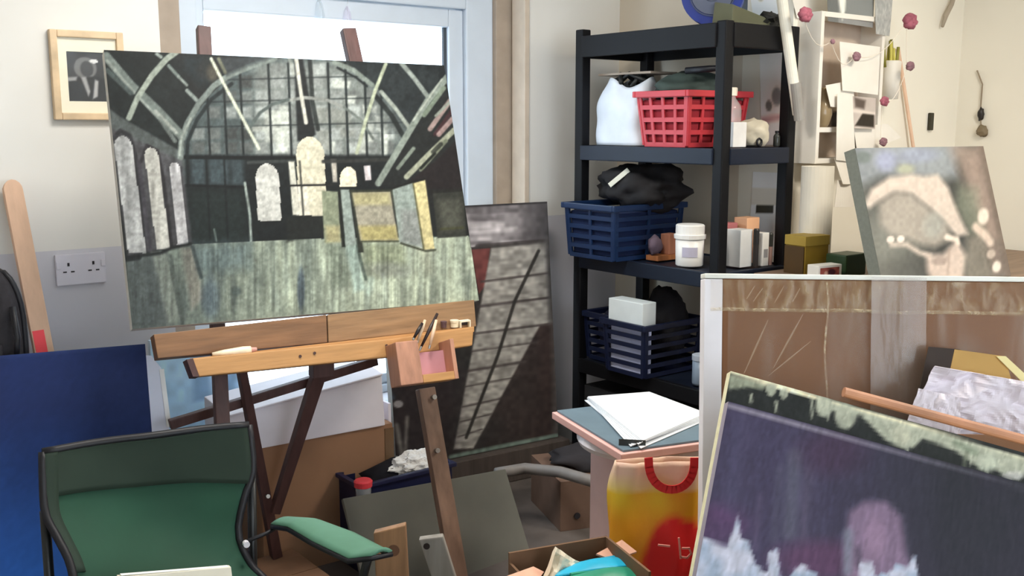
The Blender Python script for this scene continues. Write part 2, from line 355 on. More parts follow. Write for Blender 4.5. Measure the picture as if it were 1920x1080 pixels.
def bw(P):
    P.put(P.noise(.2, .15, 3)*.5, (70, 70, 72)); P.ell(.42, .68, .26, .22, (112, 112, 112)); P.ell(.45, .66, .15, .16, (62, 62, 64)); P.poly([(0, 0), (1, 0), (.95, .42), (.7, .5), (.3, .5), (0, .4)], (30, 29, 32), soft=.02)
    P.poly([(.3, .5), (.42, .5), (.5, .2), (.45, .1)], (160, 160, 160), soft=.02); P.poly([(.62, .45), (.7, .42), (.66, .1), (.55, .05)], (175, 175, 175), soft=.02); P.poly([(.0, .48), (.22, .5), (.2, .42), (0, .4)], (150, 150, 150), soft=.02); P.ell(.62, .82, .1, .04, (225, 225, 225))
painted('photo_print', lambda s, t: Vector((cx+(s-.5)*2*mw, VW-.0062, cz+(t-.5)*2*mh)), [(0, 1), (1, 1), (1, 0), (0, 0)], 40, 46, bw, pf, paintmat('photo_paper', .35), base=(38, 37, 40))
MB().box((x0+g, VW-.0145, z0+g), (x1-g, VW-.013, z1-g)).build('glass_pane', M_GLASS, pf)

# double wall socket
s0, s1 = atv(101, 478, VW), atv(198, 528, VW)
so = thing('wall_socket', 'double wall socket with two switches on the lower grey wall', 'socket', ((s0.x+s1.x)/2, VW, s1.z))
M_SOCK = mat('grey_white_plastic', (196, 194, 204), .4, var=.03); M_DARK = mat('socket_slot_black', (40, 38, 44), .6)
MB().box((s0.x, VW-.012, s1.z), (s1.x, VW, s0.z)).build('face_plate', M_SOCK, so, bevel=.003)
wx = s1.x-s0.x; zc = (s0.z+s1.z)/2
for k in (.25, .75):
    c = s0.x+wx*k
    for dx, dz, sx, sz in ((0, .016, .003, .005), (-.011, -.006, .005, .002), (.011, -.006, .005, .002)): MB().box((c+dx-sx, VW-.0135, zc+dz-sz), (c+dx+sx, VW-.0115, zc+dz+sz)).build('pin_slot', M_DARK, so)
    MB().box((c-.006+(.028 if k > .5 else -.028), VW-.0155, zc+.004), (c+.006+(.028 if k > .5 else -.028), VW-.0115, zc+.024)).build('rocker_switch', M_SOCK, so, bevel=.001)

# tall wooden plank leaning in the left corner
pt, pb = atv(20, 338, 3.13), atv(128, 900, 2.88); dirp = (pt-pb).normalized(); pb = pb - dirp*(pb.z/dirp.z)
pl = thing('wooden_plank', 'tall pale brown plank with rounded top leaning on the left wall', 'plank', pb)
FP = Fr(pb); FP.z = dirp; FP.x = Vector((1, 0, 0)); FP.x = (FP.x - FP.z*FP.x.dot(FP.z)).normalized(); FP.y = FP.z.cross(FP.x)
L = (pt-pb).length; hw = .025
poly = [(-hw, 0), (hw, 0), (hw, L-.03)] + [(hw*math.cos(t), L-.03+.03*math.sin(t)) for t in np.linspace(.3, PI-.3, 7)] + [(-hw, L-.03)]
MB().prism(poly, FP, -.012, .012).build('board', wood('plank_beech', (196, 160, 134), var=.07), pl, bevel=.002)
_, _, tc = FP.loc(atv(78, 640, 3.0)); MB().box((-.022, -.0135, tc-.04), (.008, -.0121, tc+.03), FP).build('red_tape', mat('red_tape', (226, 62, 70), .5), pl, label='bright red patch of tape')

# black backpack at the left edge, standing on a low box behind the navy canvas
c0 = atY(-22, 600, 2.66); zt = atY(0, 503, 2.62).z; zb = zt-.40
oc = thing('backpack', 'black rounded backpack with piped rim at the left edge above the navy canvas', 'bag', (c0.x, c0.y, zb)); FC = Fr((c0.x, c0.y, zb), -YAW)
M_BLK = mat('black_mesh_fabric', (38, 36, 40), .85, var=.2, scale=60, bump=.2); M_BLK2 = mat('black_piping', (18, 18, 24), .5)
def packf(s, t):
    a = s*2*PI; c, n = math.cos(a), math.sin(a); q = (abs(c)**3.5+abs(n)**3.5)**(-1/3.5); e = (1-max(0, t-.55)**3/.105) if t < 1 else .12
    return FC.p(q*c*.092*(.9+.1*math.sin(t*3))*max(.12, e)**.5, q*n*.055*max(.12, e)**.5, .40*(t-.04*max(0, t-.9)))
MB().sheet(packf, 40, 24).build('bag_body', M_BLK, oc, smooth=True)
MB().tube([packf(.0, t/24)+FC.x*.003 for t in range(24)]+[packf(.5, 1-t/24)-FC.x*.003 for t in range(1, 25)], .008, 8).build('piped_rim', M_BLK2, oc, smooth=True)
MB().tube([FC.p(.092, -.05, .30), FC.p(.105, -.06, .22), FC.p(.095, -.055, .16)], .008, 8).build('side_strap', M_BLK2, oc, smooth=True)
MB().box((-.06, -.066, .06), (.06, -.048, .2), FC).build('front_pocket', M_BLK, oc, bevel=.008)
tag(MB().box((-.14, -.09, 0), (.13, .09, zb-.001), Fr((c0.x, c0.y, 0), -YAW)).build('storage_box', mat('dark_grey_card', (70, 70, 76), .8), bevel=.004), 'plain dark box under the backpack behind the navy canvas', 'box')

# ================================================================== MAIN PAINTING AND EASEL
FM = Fr((.771, 2.507, .854), rad(-8), rad(18.6), rad(-.7)); MW_, MH_ = .966, .724
def hall(P):
    X, Y = P.X, P.Y
    P.put(P.noise(40, 30, 1)*.5, (52, 62, 64)); P.put(P.noise(14, 18, 2)*.3, (28, 34, 36))
    # glazed end wall under the big arch
    big = [(345, 300), (352, 250), (372, 210), (400, 175), (440, 140), (490, 116), (545, 108), (610, 112), (655, 125), (705, 160), (745, 205), (768, 245), (742, 300), (700, 345), (345, 345)]
    P.poly(big, (84, 96, 97)); P.poly([(480, 116), (640, 116), (700, 160), (745, 215), (760, 250), (700, 320), (480, 320)], (130, 136, 132), .8, 14)
    r = np.random.RandomState(7)
    for i, x in enumerate((362, 392, 424, 452, 482, 512, 542, 588, 620, 652, 684, 714)):
        for j, y in enumerate((118, 140, 168, 196, 236, 262)):
            c = 84+r.rand()*90 + (26 if x > 480 else -12); 
            if y > 220 and x < 470: c -= 18
            if ((x+12-555)/205.)**2+((y+14-300)/185.)**2 > .9: continue
            P.poly([(x+2, y+2), (x+26, y+1), (x+26, y+(24 if y < 230 else 22)), (x+2, y+24)], (c*.96, c, c*.985), .8, 3)
    for x, y, w, h, c in ((512, 206, 38, 26, 200), (520, 236, 26, 46, 205), (476, 232, 34, 12, 190), (626, 150, 34, 15, 190), (500, 205, 26, 60, 178), (528, 196, 22, 78, 190), (462, 232, 36, 8, 150), (648, 178, 22, 16, 205), (682, 196, 26, 14, 190), (706, 216, 24, 30, 188), (716, 240, 14, 50, 205), (690, 224, 14, 40, 195), (676, 250, 18, 34, 180), (622, 262, 10, 22, 190), (595, 200, 40, 30, 140), (632, 205, 30, 30, 135), (600, 240, 24, 40, 150), (640, 240, 30, 14, 140), (566, 238, 10, 22, 170)):
        P.poly([(x, y), (x+w, y+2), (x+w-2, y+h), (x+2, y+h)], (c*.97, c, c*.96), .8, 2.5)
    for x in (392, 424, 455, 508, 545, 618, 650, 685, 714): P.line([(x, 120), (x+6, 290)], 4.2, (32, 40, 42), .9)
    for y in (146, 186, 232): P.line([(370, y+4), (755, y-4)], 2.4, (40, 48, 50), .75)
    P.poly([(556, 110), (572, 110), (596, 250), (580, 262), (562, 262)], (38, 42, 44), .95, 2)
    P.line([(585, 112), (590, 190), (600, 240)], 8, (38, 44, 44), .8)
    # dark lower wall
    P.poly([(350, 288), (742, 288), (735, 350), (730, 450), (355, 465)], (36, 42, 44), .96, 3)
    for x, w in ((360, 28), (394, 38), (436, 24)): P.poly([(x, 292), (x+w, 290), (x+w+2, 345), (x+2, 345)], (82, 98, 104), .75, 5)
    P.poly([(356, 352), (462, 352), (462, 450), (356, 458)], (48, 62, 60), .6, 12)
    for x in (390, 424): P.line([(x, 290), (x+6, 448)], 4, (32, 38, 40), .8)
    P.line([(350, 345), (470, 348)], 5, (30, 36, 38)); P.line([(350, 292), (560, 294)], 7, (28, 34, 36)); P.line([(470, 302), (560, 298)], 6, (80, 86, 84), .7)
    # arched openings, bright
    P.arch(482, 526, 304, 411, (186, 187, 182), 1, .05); P.arch(558, 610, 254, 401, (196, 192, 172), 1, .05); P.poly([(545, 300), (556, 300), (566, 400), (553, 400)], (190, 190, 178))
    P.poly([(556, 345), (580, 345), (585, 400), (560, 400)], (205, 202, 190), .7); P.line([(545, 345), (628, 343)], 4, (44, 46, 46)); P.line([(566, 300), (573, 402)], 3.5, (60, 62, 60), .9)
    P.arch(641, 672, 310, 347, (206, 200, 180)); P.poly([(685, 308), (697, 307), (699, 334), (688, 335)], (196, 190, 192)); P.poly([(624, 296), (634, 296), (636, 338), (628, 338)], (176, 172, 162))
    P.line([(610, 300), (740, 296)], 7, (62, 64, 62), .9); P.line([(540, 188), (575, 182), (615, 186), (648, 200)], 6, (136, 140, 136)); P.line([(648, 200), (678, 222), (702, 258)], 5, (110, 118, 114))
    P.line([(470, 242), (492, 210), (515, 194), (545, 186)], 6, (92, 102, 100))
    # roof, left
    P.poly([(203, 96), (330, 98), (352, 130), (372, 190), (345, 260), (345, 300), (212, 215)], (34, 42, 43), .9, 3)
    P.put(P.noise(16, 22, 8)*.35*(X < 345)*(Y < 300), (54, 64, 64))
    P.line([(204, 104), (250, 158), (300, 205), (344, 252)], 17, (116, 126, 122)); P.line([(206, 112), (255, 170), (300, 218)], 5, (148, 156, 150), .8); P.line([(206, 130), (250, 172)], 9, (86, 98, 97), .9); P.line([(296, 206), (335, 246)], 6, (160, 165, 158), .8); P.line([(304, 220), (332, 262)], 8, (120, 128, 124), .8)
    P.poly([(207, 200), (228, 216), (345, 282), (350, 312), (300, 290), (207, 245)], (92, 99, 98), .95, 2)
    P.line([(207, 197), (345, 276)], 4, (44, 50, 50), .9)
    P.line([(245, 218), (262, 180), (290, 140), (318, 110), (338, 96)], 11, (146, 155, 145)); P.line([(238, 216), (256, 178), (284, 136)], 3, (30, 36, 36), .8)
    P.line([(300, 100), (308, 106)], 6, (140, 150, 145)); P.line([(322, 122), (340, 142)], 6, (122, 134, 130)); P.line([(340, 142), (356, 158)], 5, (135, 145, 140)); P.line([(356, 168), (374, 186)], 7, (132, 142, 138))
    P.poly([(352, 106), (400, 106), (420, 140), (380, 165), (350, 130)], (44, 60, 66), .7, 10); P.ell(395, 130, 22, 20, (58, 56, 54), .5, .6); P.ell(405, 135, 12, 16, (120, 110, 90), .5, .7)
    P.line([(342, 292), (344, 262), (356, 228), (378, 192), (406, 160), (436, 140), (480, 122), (520, 110)], 11, (122, 132, 128)); P.line([(340, 288), (344, 256), (362, 220)], 4, (160, 168, 160), .7); P.line([(354, 292), (356, 262), (374, 222), (402, 184), (440, 156)], 7, (36, 46, 48), .85)
    P.poly([(410, 108), (520, 108), (470, 124), (430, 142)], (70, 78, 82), .8, 3)
    # roof, right
    P.poly([(640, 110), (832, 122), (846, 160), (778, 245), (735, 190), (690, 145)], (44, 51, 54), .95, 3); P.put(P.noise(12, 14, 9)*.6*(X > 690)*(Y < 250)*(X < 820), (66, 74, 76))
    P.line([(630, 118), (665, 132), (700, 160)], 8, (126, 136, 130)); P.line([(636, 128), (670, 146), (690, 162)], 4, (40, 46, 48)); P.line([(716, 172), (742, 202), (768, 238)], 7, (150, 158, 150)); P.line([(704, 178), (735, 215), (760, 258)], 9, (38, 44, 44), .8)
    P.line([(752, 120), (776, 148), (800, 180)], 8, (138, 147, 142))
    # raking beams down the right side
    P.poly([(838, 140), (852, 240), (860, 330), (790, 345), (700, 345)], (46, 50, 50), .95, 3)
    P.line([(836, 146), (800, 190), (760, 258), (712, 340)], 12, (132, 142, 134)); P.line([(830, 166), (795, 215)], 8, (120, 132, 118)); P.line([(826, 150), (775, 225)], 3, (170, 176, 166), .8); P.line([(842, 188), (806, 240)], 9, (150, 132, 128)); P.line([(846, 205), (815, 250)], 7, (84, 50, 56), .8); P.line([(846, 222), (822, 250)], 9, (152, 130, 128))
    P.line([(842, 190), (816, 216)], 5, (140, 148, 138)); P.line([(776, 276), (748, 312)], 7, (122, 132, 122)); P.line([(850, 242), (806, 285), (764, 328)], 10, (152, 156, 138)); P.line([(835, 262), (790, 315)], 7, (124, 130, 112)); P.line([(815, 285), (790, 312)], 5, (40, 46, 42))
    P.line([(826, 268), (812, 282)], 8, (56, 60, 54), .8)
    P.poly([(852, 262), (866, 352), (800, 350), (770, 335), (815, 300)], (46, 40, 42), .97, 2)
    # hanging rods
    P.line([(402, 110), (430, 165), (490, 276)], 5.5, (192, 198, 180)); P.line([(416, 110), (428, 135)], 6, (150, 150, 120), .6)
    P.line([(560, 112), (568, 170), (578, 228)], 7, (188, 188, 178)); P.line([(548, 112), (556, 140)], 6, (150, 154, 146), .6); P.line([(724, 122), (705, 170), (688, 225), (672, 284)], 6.5, (164, 172, 150)); P.line([(448, 330), (464, 342)], 1, (0, 0, 0), 0)
    P.line([(463, 340), (472, 400), (474, 450)], 4.5, (150, 162, 156)); P.line([(404, 428), (408, 450)], 3, (110, 125, 120))
    # arcade, left
    P.poly([(207, 236), (345, 300), (362, 455), (238, 480)], (84, 84, 88), .9, 3)
    P.line([(213, 258), (228, 242), (246, 252), (256, 290), (270, 470)], 8, (54, 54, 58), .9); P.line([(266, 300), (278, 270), (298, 280), (308, 330), (322, 465)], 7, (54, 52, 56), .9); P.line([(262, 300), (280, 468)], 8, (74, 72, 80), .8)
    P.arch(214, 248, 252, 474, (158, 160, 160), 1, .11); P.arch(272, 298, 274, 466, (170, 170, 164), 1, .11); P.arch(319, 340, 302, 458, (172, 172, 174), 1, .09)
    m = ((X < 345) & (Y > 250) & (Y < 470)); P.grain(8, 60, .14, 11, m)
    # floor
    fl = [(234, 484), (300, 470), (355, 458), (470, 452), (560, 446), (880, 438), (905, 570), (240, 630)]
    P.poly(fl, (132, 152, 146), 1, 1.5)
    t = np.clip((X-360)/420, 0, 1); k = P.inside(fl)
    n = P.noise(11, 90, 12); n2 = P.noise(26, 40, 13)
    for d, (lo, hi) in enumerate((((74, 84, 84), (176, 186, 166)),)):
        q = np.clip(.25+.45*n+.25*n2+.35*t-.1, 0, 1)[..., None]; P.c = np.where(k[..., None], np.array(lo)*(1-q)+np.array(hi)*q, P.c)
    P.poly([(234, 484), (310, 470), (320, 615), (240, 622)], (84, 90, 92), .75, 8); P.poly([(355, 458), (470, 452), (470, 500), (365, 520)], (96, 114, 120), .6, 14)
    P.poly([(284, 474), (312, 472), (336, 600), (312, 612)], (150, 156, 144), .8, 5); P.poly([(340, 464), (362, 462), (382, 560), (358, 585)], (150, 142, 130), .75, 5); P.line([(362, 462), (378, 520)], 7, (60, 72, 74), .8); P.line([(318, 480), (340, 600)], 10, (92, 100, 94), .7)
    P.ell(568, 540, 7, 40, (86, 100, 112), .8, .5); P.ell(445, 546, 10, 9, (92, 106, 104), .7, .6); P.ell(395, 560, 18, 40, (98, 116, 132), .6, .6)
    P.poly([(612, 454), (645, 454), (662, 525), (628, 540)], (118, 128, 114), .7, 7); P.poly([(682, 452), (760, 452), (765, 500), (740, 515), (690, 518)], (128, 136, 112), .75, 8); P.poly([(650, 450), (672, 450), (690, 540), (668, 545)], (156, 176, 168), .8, 4); P.line([(672, 450), (684, 500), (690, 520)], 6, (70, 84, 78), .7)
    P.line([(722, 512), (728, 552)], 9, (178, 190, 174), .8, 3); P.line([(700, 520), (696, 545)], 12, (166, 184, 172), .7, 4); P.ell(730, 502, 40, 14, (132, 136, 134), .5, .8); P.line([(800, 462), (806, 500)], 22, (140, 144, 128), .6, 8)
    P.grain(5, 45, .10, 14, k*1.0); P.grain(2.5, 70, .10, 15, k*1.0); P.put(k*np.clip((520-X)/260, 0, 1)*.45, (78, 88, 88))
    P.line([(234, 484), (260, 480), (300, 474), (322, 464), (358, 456)], 6, (38, 42, 44), .9, 2); P.line([(232, 486), (258, 482)], 12, (40, 44, 46), .8)
    # screens and desk
    P.poly([(540, 405), (612, 402), (614, 440), (560, 446), (542, 452)], (44, 48, 46), .9, 3)
    P.poly([(607, 354), (637, 356), (643, 450), (612, 452)], (138, 146, 124)); P.poly([(614, 420), (641, 420), (643, 450), (616, 451)], (170, 162, 122), .8, 4); P.poly([(637, 352), (644, 352), (652, 460), (645, 460)], (44, 48, 44)); P.poly([(642, 352), (658, 352), (672, 455), (652, 458)], (146, 158, 152)); P.poly([(660, 352), (668, 352), (686, 470), (676, 470)], (60, 64, 56))
    P.poly([(664, 357), (734, 355), (750, 448), (680, 450)], (158, 154, 138)); P.poly([(664, 358), (733, 356), (736, 380), (668, 381)], (170, 164, 122), .8, 4); P.poly([(676, 420), (745, 418), (750, 446), (682, 448)], (172, 162, 104), .8, 4); P.line([(660, 355), (740, 353)], 4, (60, 64, 52)); P.line([(680, 449), (752, 448)], 3, (74, 80, 64)); P.line([(738, 355), (756, 448)], 5, (72, 78, 66))
    P.poly([(738, 350), (776, 338), (796, 460), (752, 450)], (146, 158, 152)); P.poly([(754, 390), (786, 390), (796, 460), (756, 450)], (140, 142, 140), .7, 6); P.poly([(776, 340), (798, 334), (817, 462), (798, 464)], (196, 186, 140)); P.line([(776, 340), (797, 462)], 3, (110, 108, 76)); P.line([(755, 452), (800, 466), (818, 464)], 4, (76, 80, 66)); P.line([(738, 350), (780, 336), (797, 332)], 3.5, (36, 38, 36))
    P.poly([(812, 358), (868, 354), (875, 438), (822, 442)], (62, 64, 58)); P.poly([(822, 372), (862, 368), (868, 425), (830, 430)], (92, 94, 84), .8, 6); P.line([(812, 356), (868, 352)], 5, (44, 44, 42)); P.line([(828, 425), (868, 422)], 5, (80, 82, 54), .8)
    P.grain(6, 6, .09, 21); P.grain(2.5, 3, .06, 22); g = P.c.mean(-1, keepdims=True); P.c = P.c*.8+g*.2
mp = canvas('easel_painting', 'large painting of a dark glazed station hall with arches, on the wooden easel', FM, MW_, MH_, [(200, 92), (830, 125), (900, 558), (243, 622)], hall, 330, 240, edge=(196, 194, 188), gain=1.08, gamma=1.28)

ez_ = thing('studio_easel', 'wooden studio easel with splayed legs and a pine tray, holding the hall painting', 'easel', FM.p(.5, .1, 0)*1)
ORG['studio_easel'] = Vector((1.2, 2.45, 0)); ez_.location = ORG['studio_easel']
M_EAS = wood('dark_easel_wood', (74, 50, 48), gain=1.1); M_EAS2 = wood('brown_easel_wood', (116, 92, 78), gain=1.1); M_PINE = wood('orange_pine', (190, 142, 90), var=.12, stretch=(1.5, 12, 22), gain=.95); M_BRN = wood('brown_board', (132, 96, 66), stretch=(1.5, 12, 22), gain=.9)
M_MET = mat('dull_steel', (150, 148, 144), .35, metal=.8)
qb = .036+.022
def floorhit(p, d): return p + d*(-p.z/d.z)
# right mast: passes behind the canvas, then forward of the tray down to the floor
a = FM.at(652, 56, qb); c = FM.at(792, 700, qb); MB().bar(a, c, .042, .03, side=FM.x).build('front_leg', M_EAS, ez_, bevel=.003)
c2 = FM.at(797, 728, .012); e2 = FM.at(858, 1080, .012); MB().bar(c2, floorhit(e2, (e2-c2).normalized()), .05, .03, side=FM.x).build('front_leg', M_EAS2, ez_, bevel=.003)
for px, py in ((818, 845), (812, 745)): q = FM.at(px, py, -.004); MB().tube([q, q-FM.y*.012], .007, 10).build('bolt', M_MET, ez_)
a = FM.at(381, 52, qb); c = FM.at(416, 790, qb); MB().bar(a, floorhit(c, (c-a).normalized()), .036, .03, side=FM.x).build('front_leg', M_EAS, ez_, bevel=.003)
# thin rear legs meeting in a V
lt, lb = FM.at(452, 690, .1), atY(518, 1043, 2.83); MB().bar(lt, lb, .022, .03, w2=.03).build('rear_leg', M_EAS, ez_, bevel=.003)
rt_ = FM.at(604, 680, .1); jb = lt.lerp(lb, .74)+Vector((.012, -.02, 0)); MB().bar(rt_, jb, .038, .03, side=FM.x, w2=.026).build('rear_leg', M_EAS, ez_, bevel=.003)
q = lt.lerp(lb, .66); MB().tube([q-FM.y*.02, q-FM.y*.034], .006, 8).build('wing_nut', M_MET, ez_)
MB().bar(FM.at(583, 694, .085), FM.at(622, 690, .085), .04, .045).build('leg_block', M_EAS, ez_, bevel=.003)
MB().bar(FM.at(318, 796, .19), FM.at(706, 676, .19), .026, .022).build('brace', M_EAS, ez_, bevel=.003)
# support boards under the canvas
def planar(pts, b0, b1): return MB().prism([(lambda l: (l[0], l[2]))(FM.loc(FM.at(*p, b0))) for p in pts], FM, b0, b1)
planar([(288, 627), (612, 590), (614, 642), (296, 672)], -.022, .03).build('lower_board', M_BRN, ez_, bevel=.002)
planar([(614, 590), (889, 562), (893, 612), (616, 642)], -.022, .03).build('lower_board', wood('brown_board_pale', (150, 116, 82), stretch=(1.5, 12, 22), gain=.9), ez_, bevel=.002)
planar([(357, 672), (740, 634), (889, 612), (886, 648), (744, 668), (372, 706)], -.075, -.045).build('pine_tray', M_PINE, ez_, bevel=.004)
planar([(357, 672), (889, 612), (889, 622), (357, 682)], -.045, .0).build('tray_shelf', M_PINE, ez_)
planar([(350, 674), (362, 672), (374, 706), (362, 706)], -.08, -.03).build('tray_end', M_EAS, ez_)
for px, py in ((590, 662), (563, 668), (725, 648)): MB().tube([FM.at(px, py, -.075), FM.at(px, py, -.078)], .004, 8).build('screw', M_EAS, ez_)
# pigment tube and odds on the tray
q0, q1 = FM.at(398, 664, -.062), FM.at(470, 656, -.062)
tu = thing('paint_tube', 'squeezed cream paint tube lying on the left end of the easel tray', 'paint tube', q0)
MB().tube([q0, q0.lerp(q1, .3), q0.lerp(q1, .8), q1], [.004, .008, .011, .010], 12).build('tube_body', mat('cream_tube', (222, 204, 178), .4), tu, smooth=True)
MB().tube([q1, q1+(q1-q0)*.16], [.007, .005], 10).build('tube_cap', mat('pinkish_cap', (176, 130, 120), .5), tu)
for i, (px, py, w, h, c, lb_) in enumerate(((852, 607, .022, .02, (226, 214, 190), 'white plastic pot on the right end of the easel tray'), (832, 608, .016, .018, (84, 66, 72), 'small dark pot beside the white pot on the easel tray'))):
    p = FM.at(px, py+6, -.03); tag(MB().lathe([(w/2, 0), (w/2*1.05, h*.7), (w/2*1.15, h*.72), (w/2*1.15, h)], Fr(p), 16).build('paint_pot', mat('pot%d' % i, c, .4)), lb_, 'pot')
p = FM.at(873, 618, -.03); cr_ = thing('small_frame_box', 'tiny white open box with dark inside at the tray end', 'box', p); FB = Fr(p, rad(-8)); w_, h_ = .034, .026
MB().box((-w_/2, 0, 0), (-w_/2+.004, .02, h_), FB).box((w_/2-.004, 0, 0), (w_/2, .02, h_), FB).box((-w_/2+.004, 0, h_-.004), (w_/2-.004, .02, h_), FB).box((-w_/2+.004, 0, 0), (w_/2-.004, .02, .004), FB).build('box_rim', mat('bone_white', (226, 216, 196), .5), cr_)
MB().box((-w_/2+.004, .012, .004), (w_/2-.004, .02, h_-.004), FB).build('box_back', M_DARK, cr_)
# wooden brush caddy hung on the tray
def cad(px, py, b): return FM.loc(FM.at(px, py, b))
l = cad(742, 640, -.13); r_ = cad(845, 640, -.13); bt = cad(790, 722, -.13)
cd = thing('brush_caddy', 'small open wooden box hung on the easel tray, pink inside', 'brush holder', FM.p((l[0]+r_[0])/2, -.1, bt[2]))
xl, xm, xr = cad(742, 640, -.13)[0], cad(778, 640, -.13)[0], cad(845, 640, -.13)[0]; zt_, zb_ = cad(790, 638, -.13)[2], cad(800, 718, -.13)[2]
M_CP = wood('pinkish_wood', (172, 126, 104), gain=1.1); M_CI = mat('pink_box_inside', (186, 132, 140), .6, gain=1.1)
MB().box((xl-.01, -.075-.075, zb_), (xm, -.0765, zt_), FM).build('left_block', M_CP, cd, bevel=.003)
MB().box((xr-.012, -.15, zb_), (xr, -.0765, zt_-.006), FM).build('side_panel', M_CP, cd, bevel=.002)
MB().box((xm, -.15, zb_), (xr-.012, -.0765, zb_+.022), FM).build('base_slat', M_PINE, cd, bevel=.002)
MB().box((xm, -.100, zb_+.022), (xr-.012, -.0765, zt_-.03), FM).build('inner_panel', M_CI, cd)
for i, (pa, pb_, c, lb_) in enumerate((((790, 650), (820, 588), (44, 34, 34), 'thick dark brush handle standing in the easel caddy'), ((806, 648), (818, 600), (206, 176, 150), 'pale wooden brush handle in the easel caddy'), ((783, 640), (797, 600), (196, 172, 146), 'short pale stick in the easel caddy'), ((776, 634), (792, 606), (30, 24, 26), 'short black brush in the easel caddy'))):
    a, e = FM.at(*pa, -.106-i*.008), FM.at(*pb_, -.106-i*.008); br = thing('paint_brush', lb_, 'brush', a, 'brushes in the easel caddy')
    MB().tube([a, a.lerp(e, .5), e], [.0035, .0055, .004], 8).build('handle', mat('brush%d' % i, c, .4), br, smooth=True); MB().tube([a-(e-a)*.12, a], [.003, .0038], 8).build('ferrule', M_MET, br)
#PART3
# ================================================================== UNDER THE WINDOW
FD = Fr((1.827, 3.014, .125), rad(-5), rad(5.3))
def roofpic(P):
    X, Y = P.X, P.Y; P.put(P.noise(25, 40, 1)*.5, (60, 50, 48)); P.put(np.clip((X-880)/150, 0, 1)*(Y > 560)*.7, (50, 38, 36))
    P.poly([(860, 392), (1016, 385), (1018, 455), (865, 462)], (92, 88, 90), 1, 2); n = P.noise(60, 7, 3); m = P.inside([(860, 392), (1016, 385), (1018, 455), (865, 462)])*1.0
    P.put(m*np.clip(n*1.6-.5, 0, 1)*np.clip((985-X)/60, 0, 1), (200, 194, 196)); P.put(m*np.clip((X-965)/40, 0, 1)*.8, (66, 64, 66)); P.line([(862, 391), (1016, 385)], 6, (48, 46, 48)); P.line([(890, 460), (1018, 452)], 6, (54, 50, 50), .9); P.line([(880, 436), (960, 430)], 6, (190, 184, 186), .7, 3)
    P.poly([(880, 466), (914, 464), (906, 530), (894, 545)], (92, 52, 50))
    P.poly([(916, 464), (1016, 456), (1030, 600), (1008, 606), (884, 842), (846, 842)], (132, 129, 124), 1, 2); P.grain(14, 5, .16, 5, P.inside([(916, 464), (1016, 456), (1030, 600), (884, 842), (846, 842)])*1.0)
    for y, w in ((517, 4), (562, 5), (612, 4), (645, 3), (682, 5), (712, 3), (752, 4), (782, 3), (812, 3)): P.line([(850+(842-y)*.15, y+6), (1032-max(0, y-600)*.62, y-8)], w, (58, 52, 52), .9)
    P.line([(1002, 470), (960, 560), (930, 660), (870, 820)], 6, (44, 42, 40)); P.line([(1010, 460), (1030, 470), (1046, 820)], 14, (86, 84, 82), .6, 6); P.line([(1016, 440), (1028, 600)], 8, (74, 72, 72), .7, 3)
    P.poly([(700, 690), (860, 690), (845, 860), (700, 880)], (40, 34, 36), .7, 20); P.ell(742, 748, 9, 7, (150, 146, 146), .8, .4); P.line([(738, 790), (746, 850)], 8, (120, 118, 112), .7, 3); P.line([(758, 775), (752, 850)], 6, (140, 136, 128), .6, 3); P.line([(722, 720), (730, 735)], 10, (70, 84, 100), .7, 4)
    P.line([(840, 858), (930, 842), (1050, 822)], 8, (98, 114, 106), .9, 2); P.grain(8, 8, .15, 9)
canvas('roof_painting', 'dark brown painting of grey tile courses leaning under the window', FD, .715, .935, [(722, 395), (1015, 385), (1050, 826), (735, 880)], roofpic, 150, 190, edge=(120, 116, 110), gain=1.45)
p = FD.p(0, 0, 0); bt = MB().box((-.02, -.045, -.124), (.74, .03, -.002), Fr(FD.o, rad(-5))).build('timber_batten', wood('dark_batten', (70, 62, 58)), bevel=.003); tag(bt, 'dark timber batten on the floor carrying the tile course painting', 'timber')

# added panel painted with the bluish window light on the wall by the left jamb
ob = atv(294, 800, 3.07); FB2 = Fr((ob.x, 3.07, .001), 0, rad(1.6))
def bluish_light(P): P.put(P.noise(30, 18, 2)*.6, (186, 214, 232)); P.poly([(345, 660), (400, 650), (400, 745), (345, 748)], (120, 150, 178), .8, 4); P.line([(368, 690), (368, 745)], 6, (170, 200, 220), .8, 3); P.line([(384, 690), (384, 745)], 5, (170, 200, 220), .8, 3); P.grain(10, 14, .08, 4)
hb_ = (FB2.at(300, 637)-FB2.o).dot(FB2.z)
canvas('bluish_light_panel', 'added panel painted with bluish window light on the wall behind the easel by the navy canvas', FB2, .285, hb_, [(295, 637), (405, 632), (410, 1000), (300, 1010)], lambda P: (P.put(np.ones(P.X.shape), (164, 200, 224)), bluish_light(P)), 50, 120, depth=.02, gain=1.15, edge=(190, 205, 215))

# big navy canvas
FN = Fr((.416, 2.657, .288), rad(-14.2), rad(16.8)); FN.o = FN.p(-.62, 0, -.288/math.cos(rad(16.8))); nh = .5+.288/math.cos(rad(16.8))+.006
def navy(P):
    P.put(np.clip((P.Y-760)/330, 0, 1)*np.clip((330-P.X)/220, .15, 1), (36, 92, 178)); P.put(P.noise(60, 120, 2)*.25, (30, 36, 70)); P.line([(-700, 690), (275, 657)], 8, (44, 60, 104), .6, 3); P.grain(4, 4, .05, 3)
painted_c = [(-700, 700), (272, 655), (318, 1180), (-640, 1240)]
nv = canvas('navy_canvas', 'large navy blue canvas with white edges standing on the left behind the green chair', FN, 1.041, nh, painted_c, lambda P: (P.put(np.ones(P.X.shape), (28, 42, 86)), navy(P)), 90, 70, depth=.05, edge=(214, 220, 236), gain=1.25)

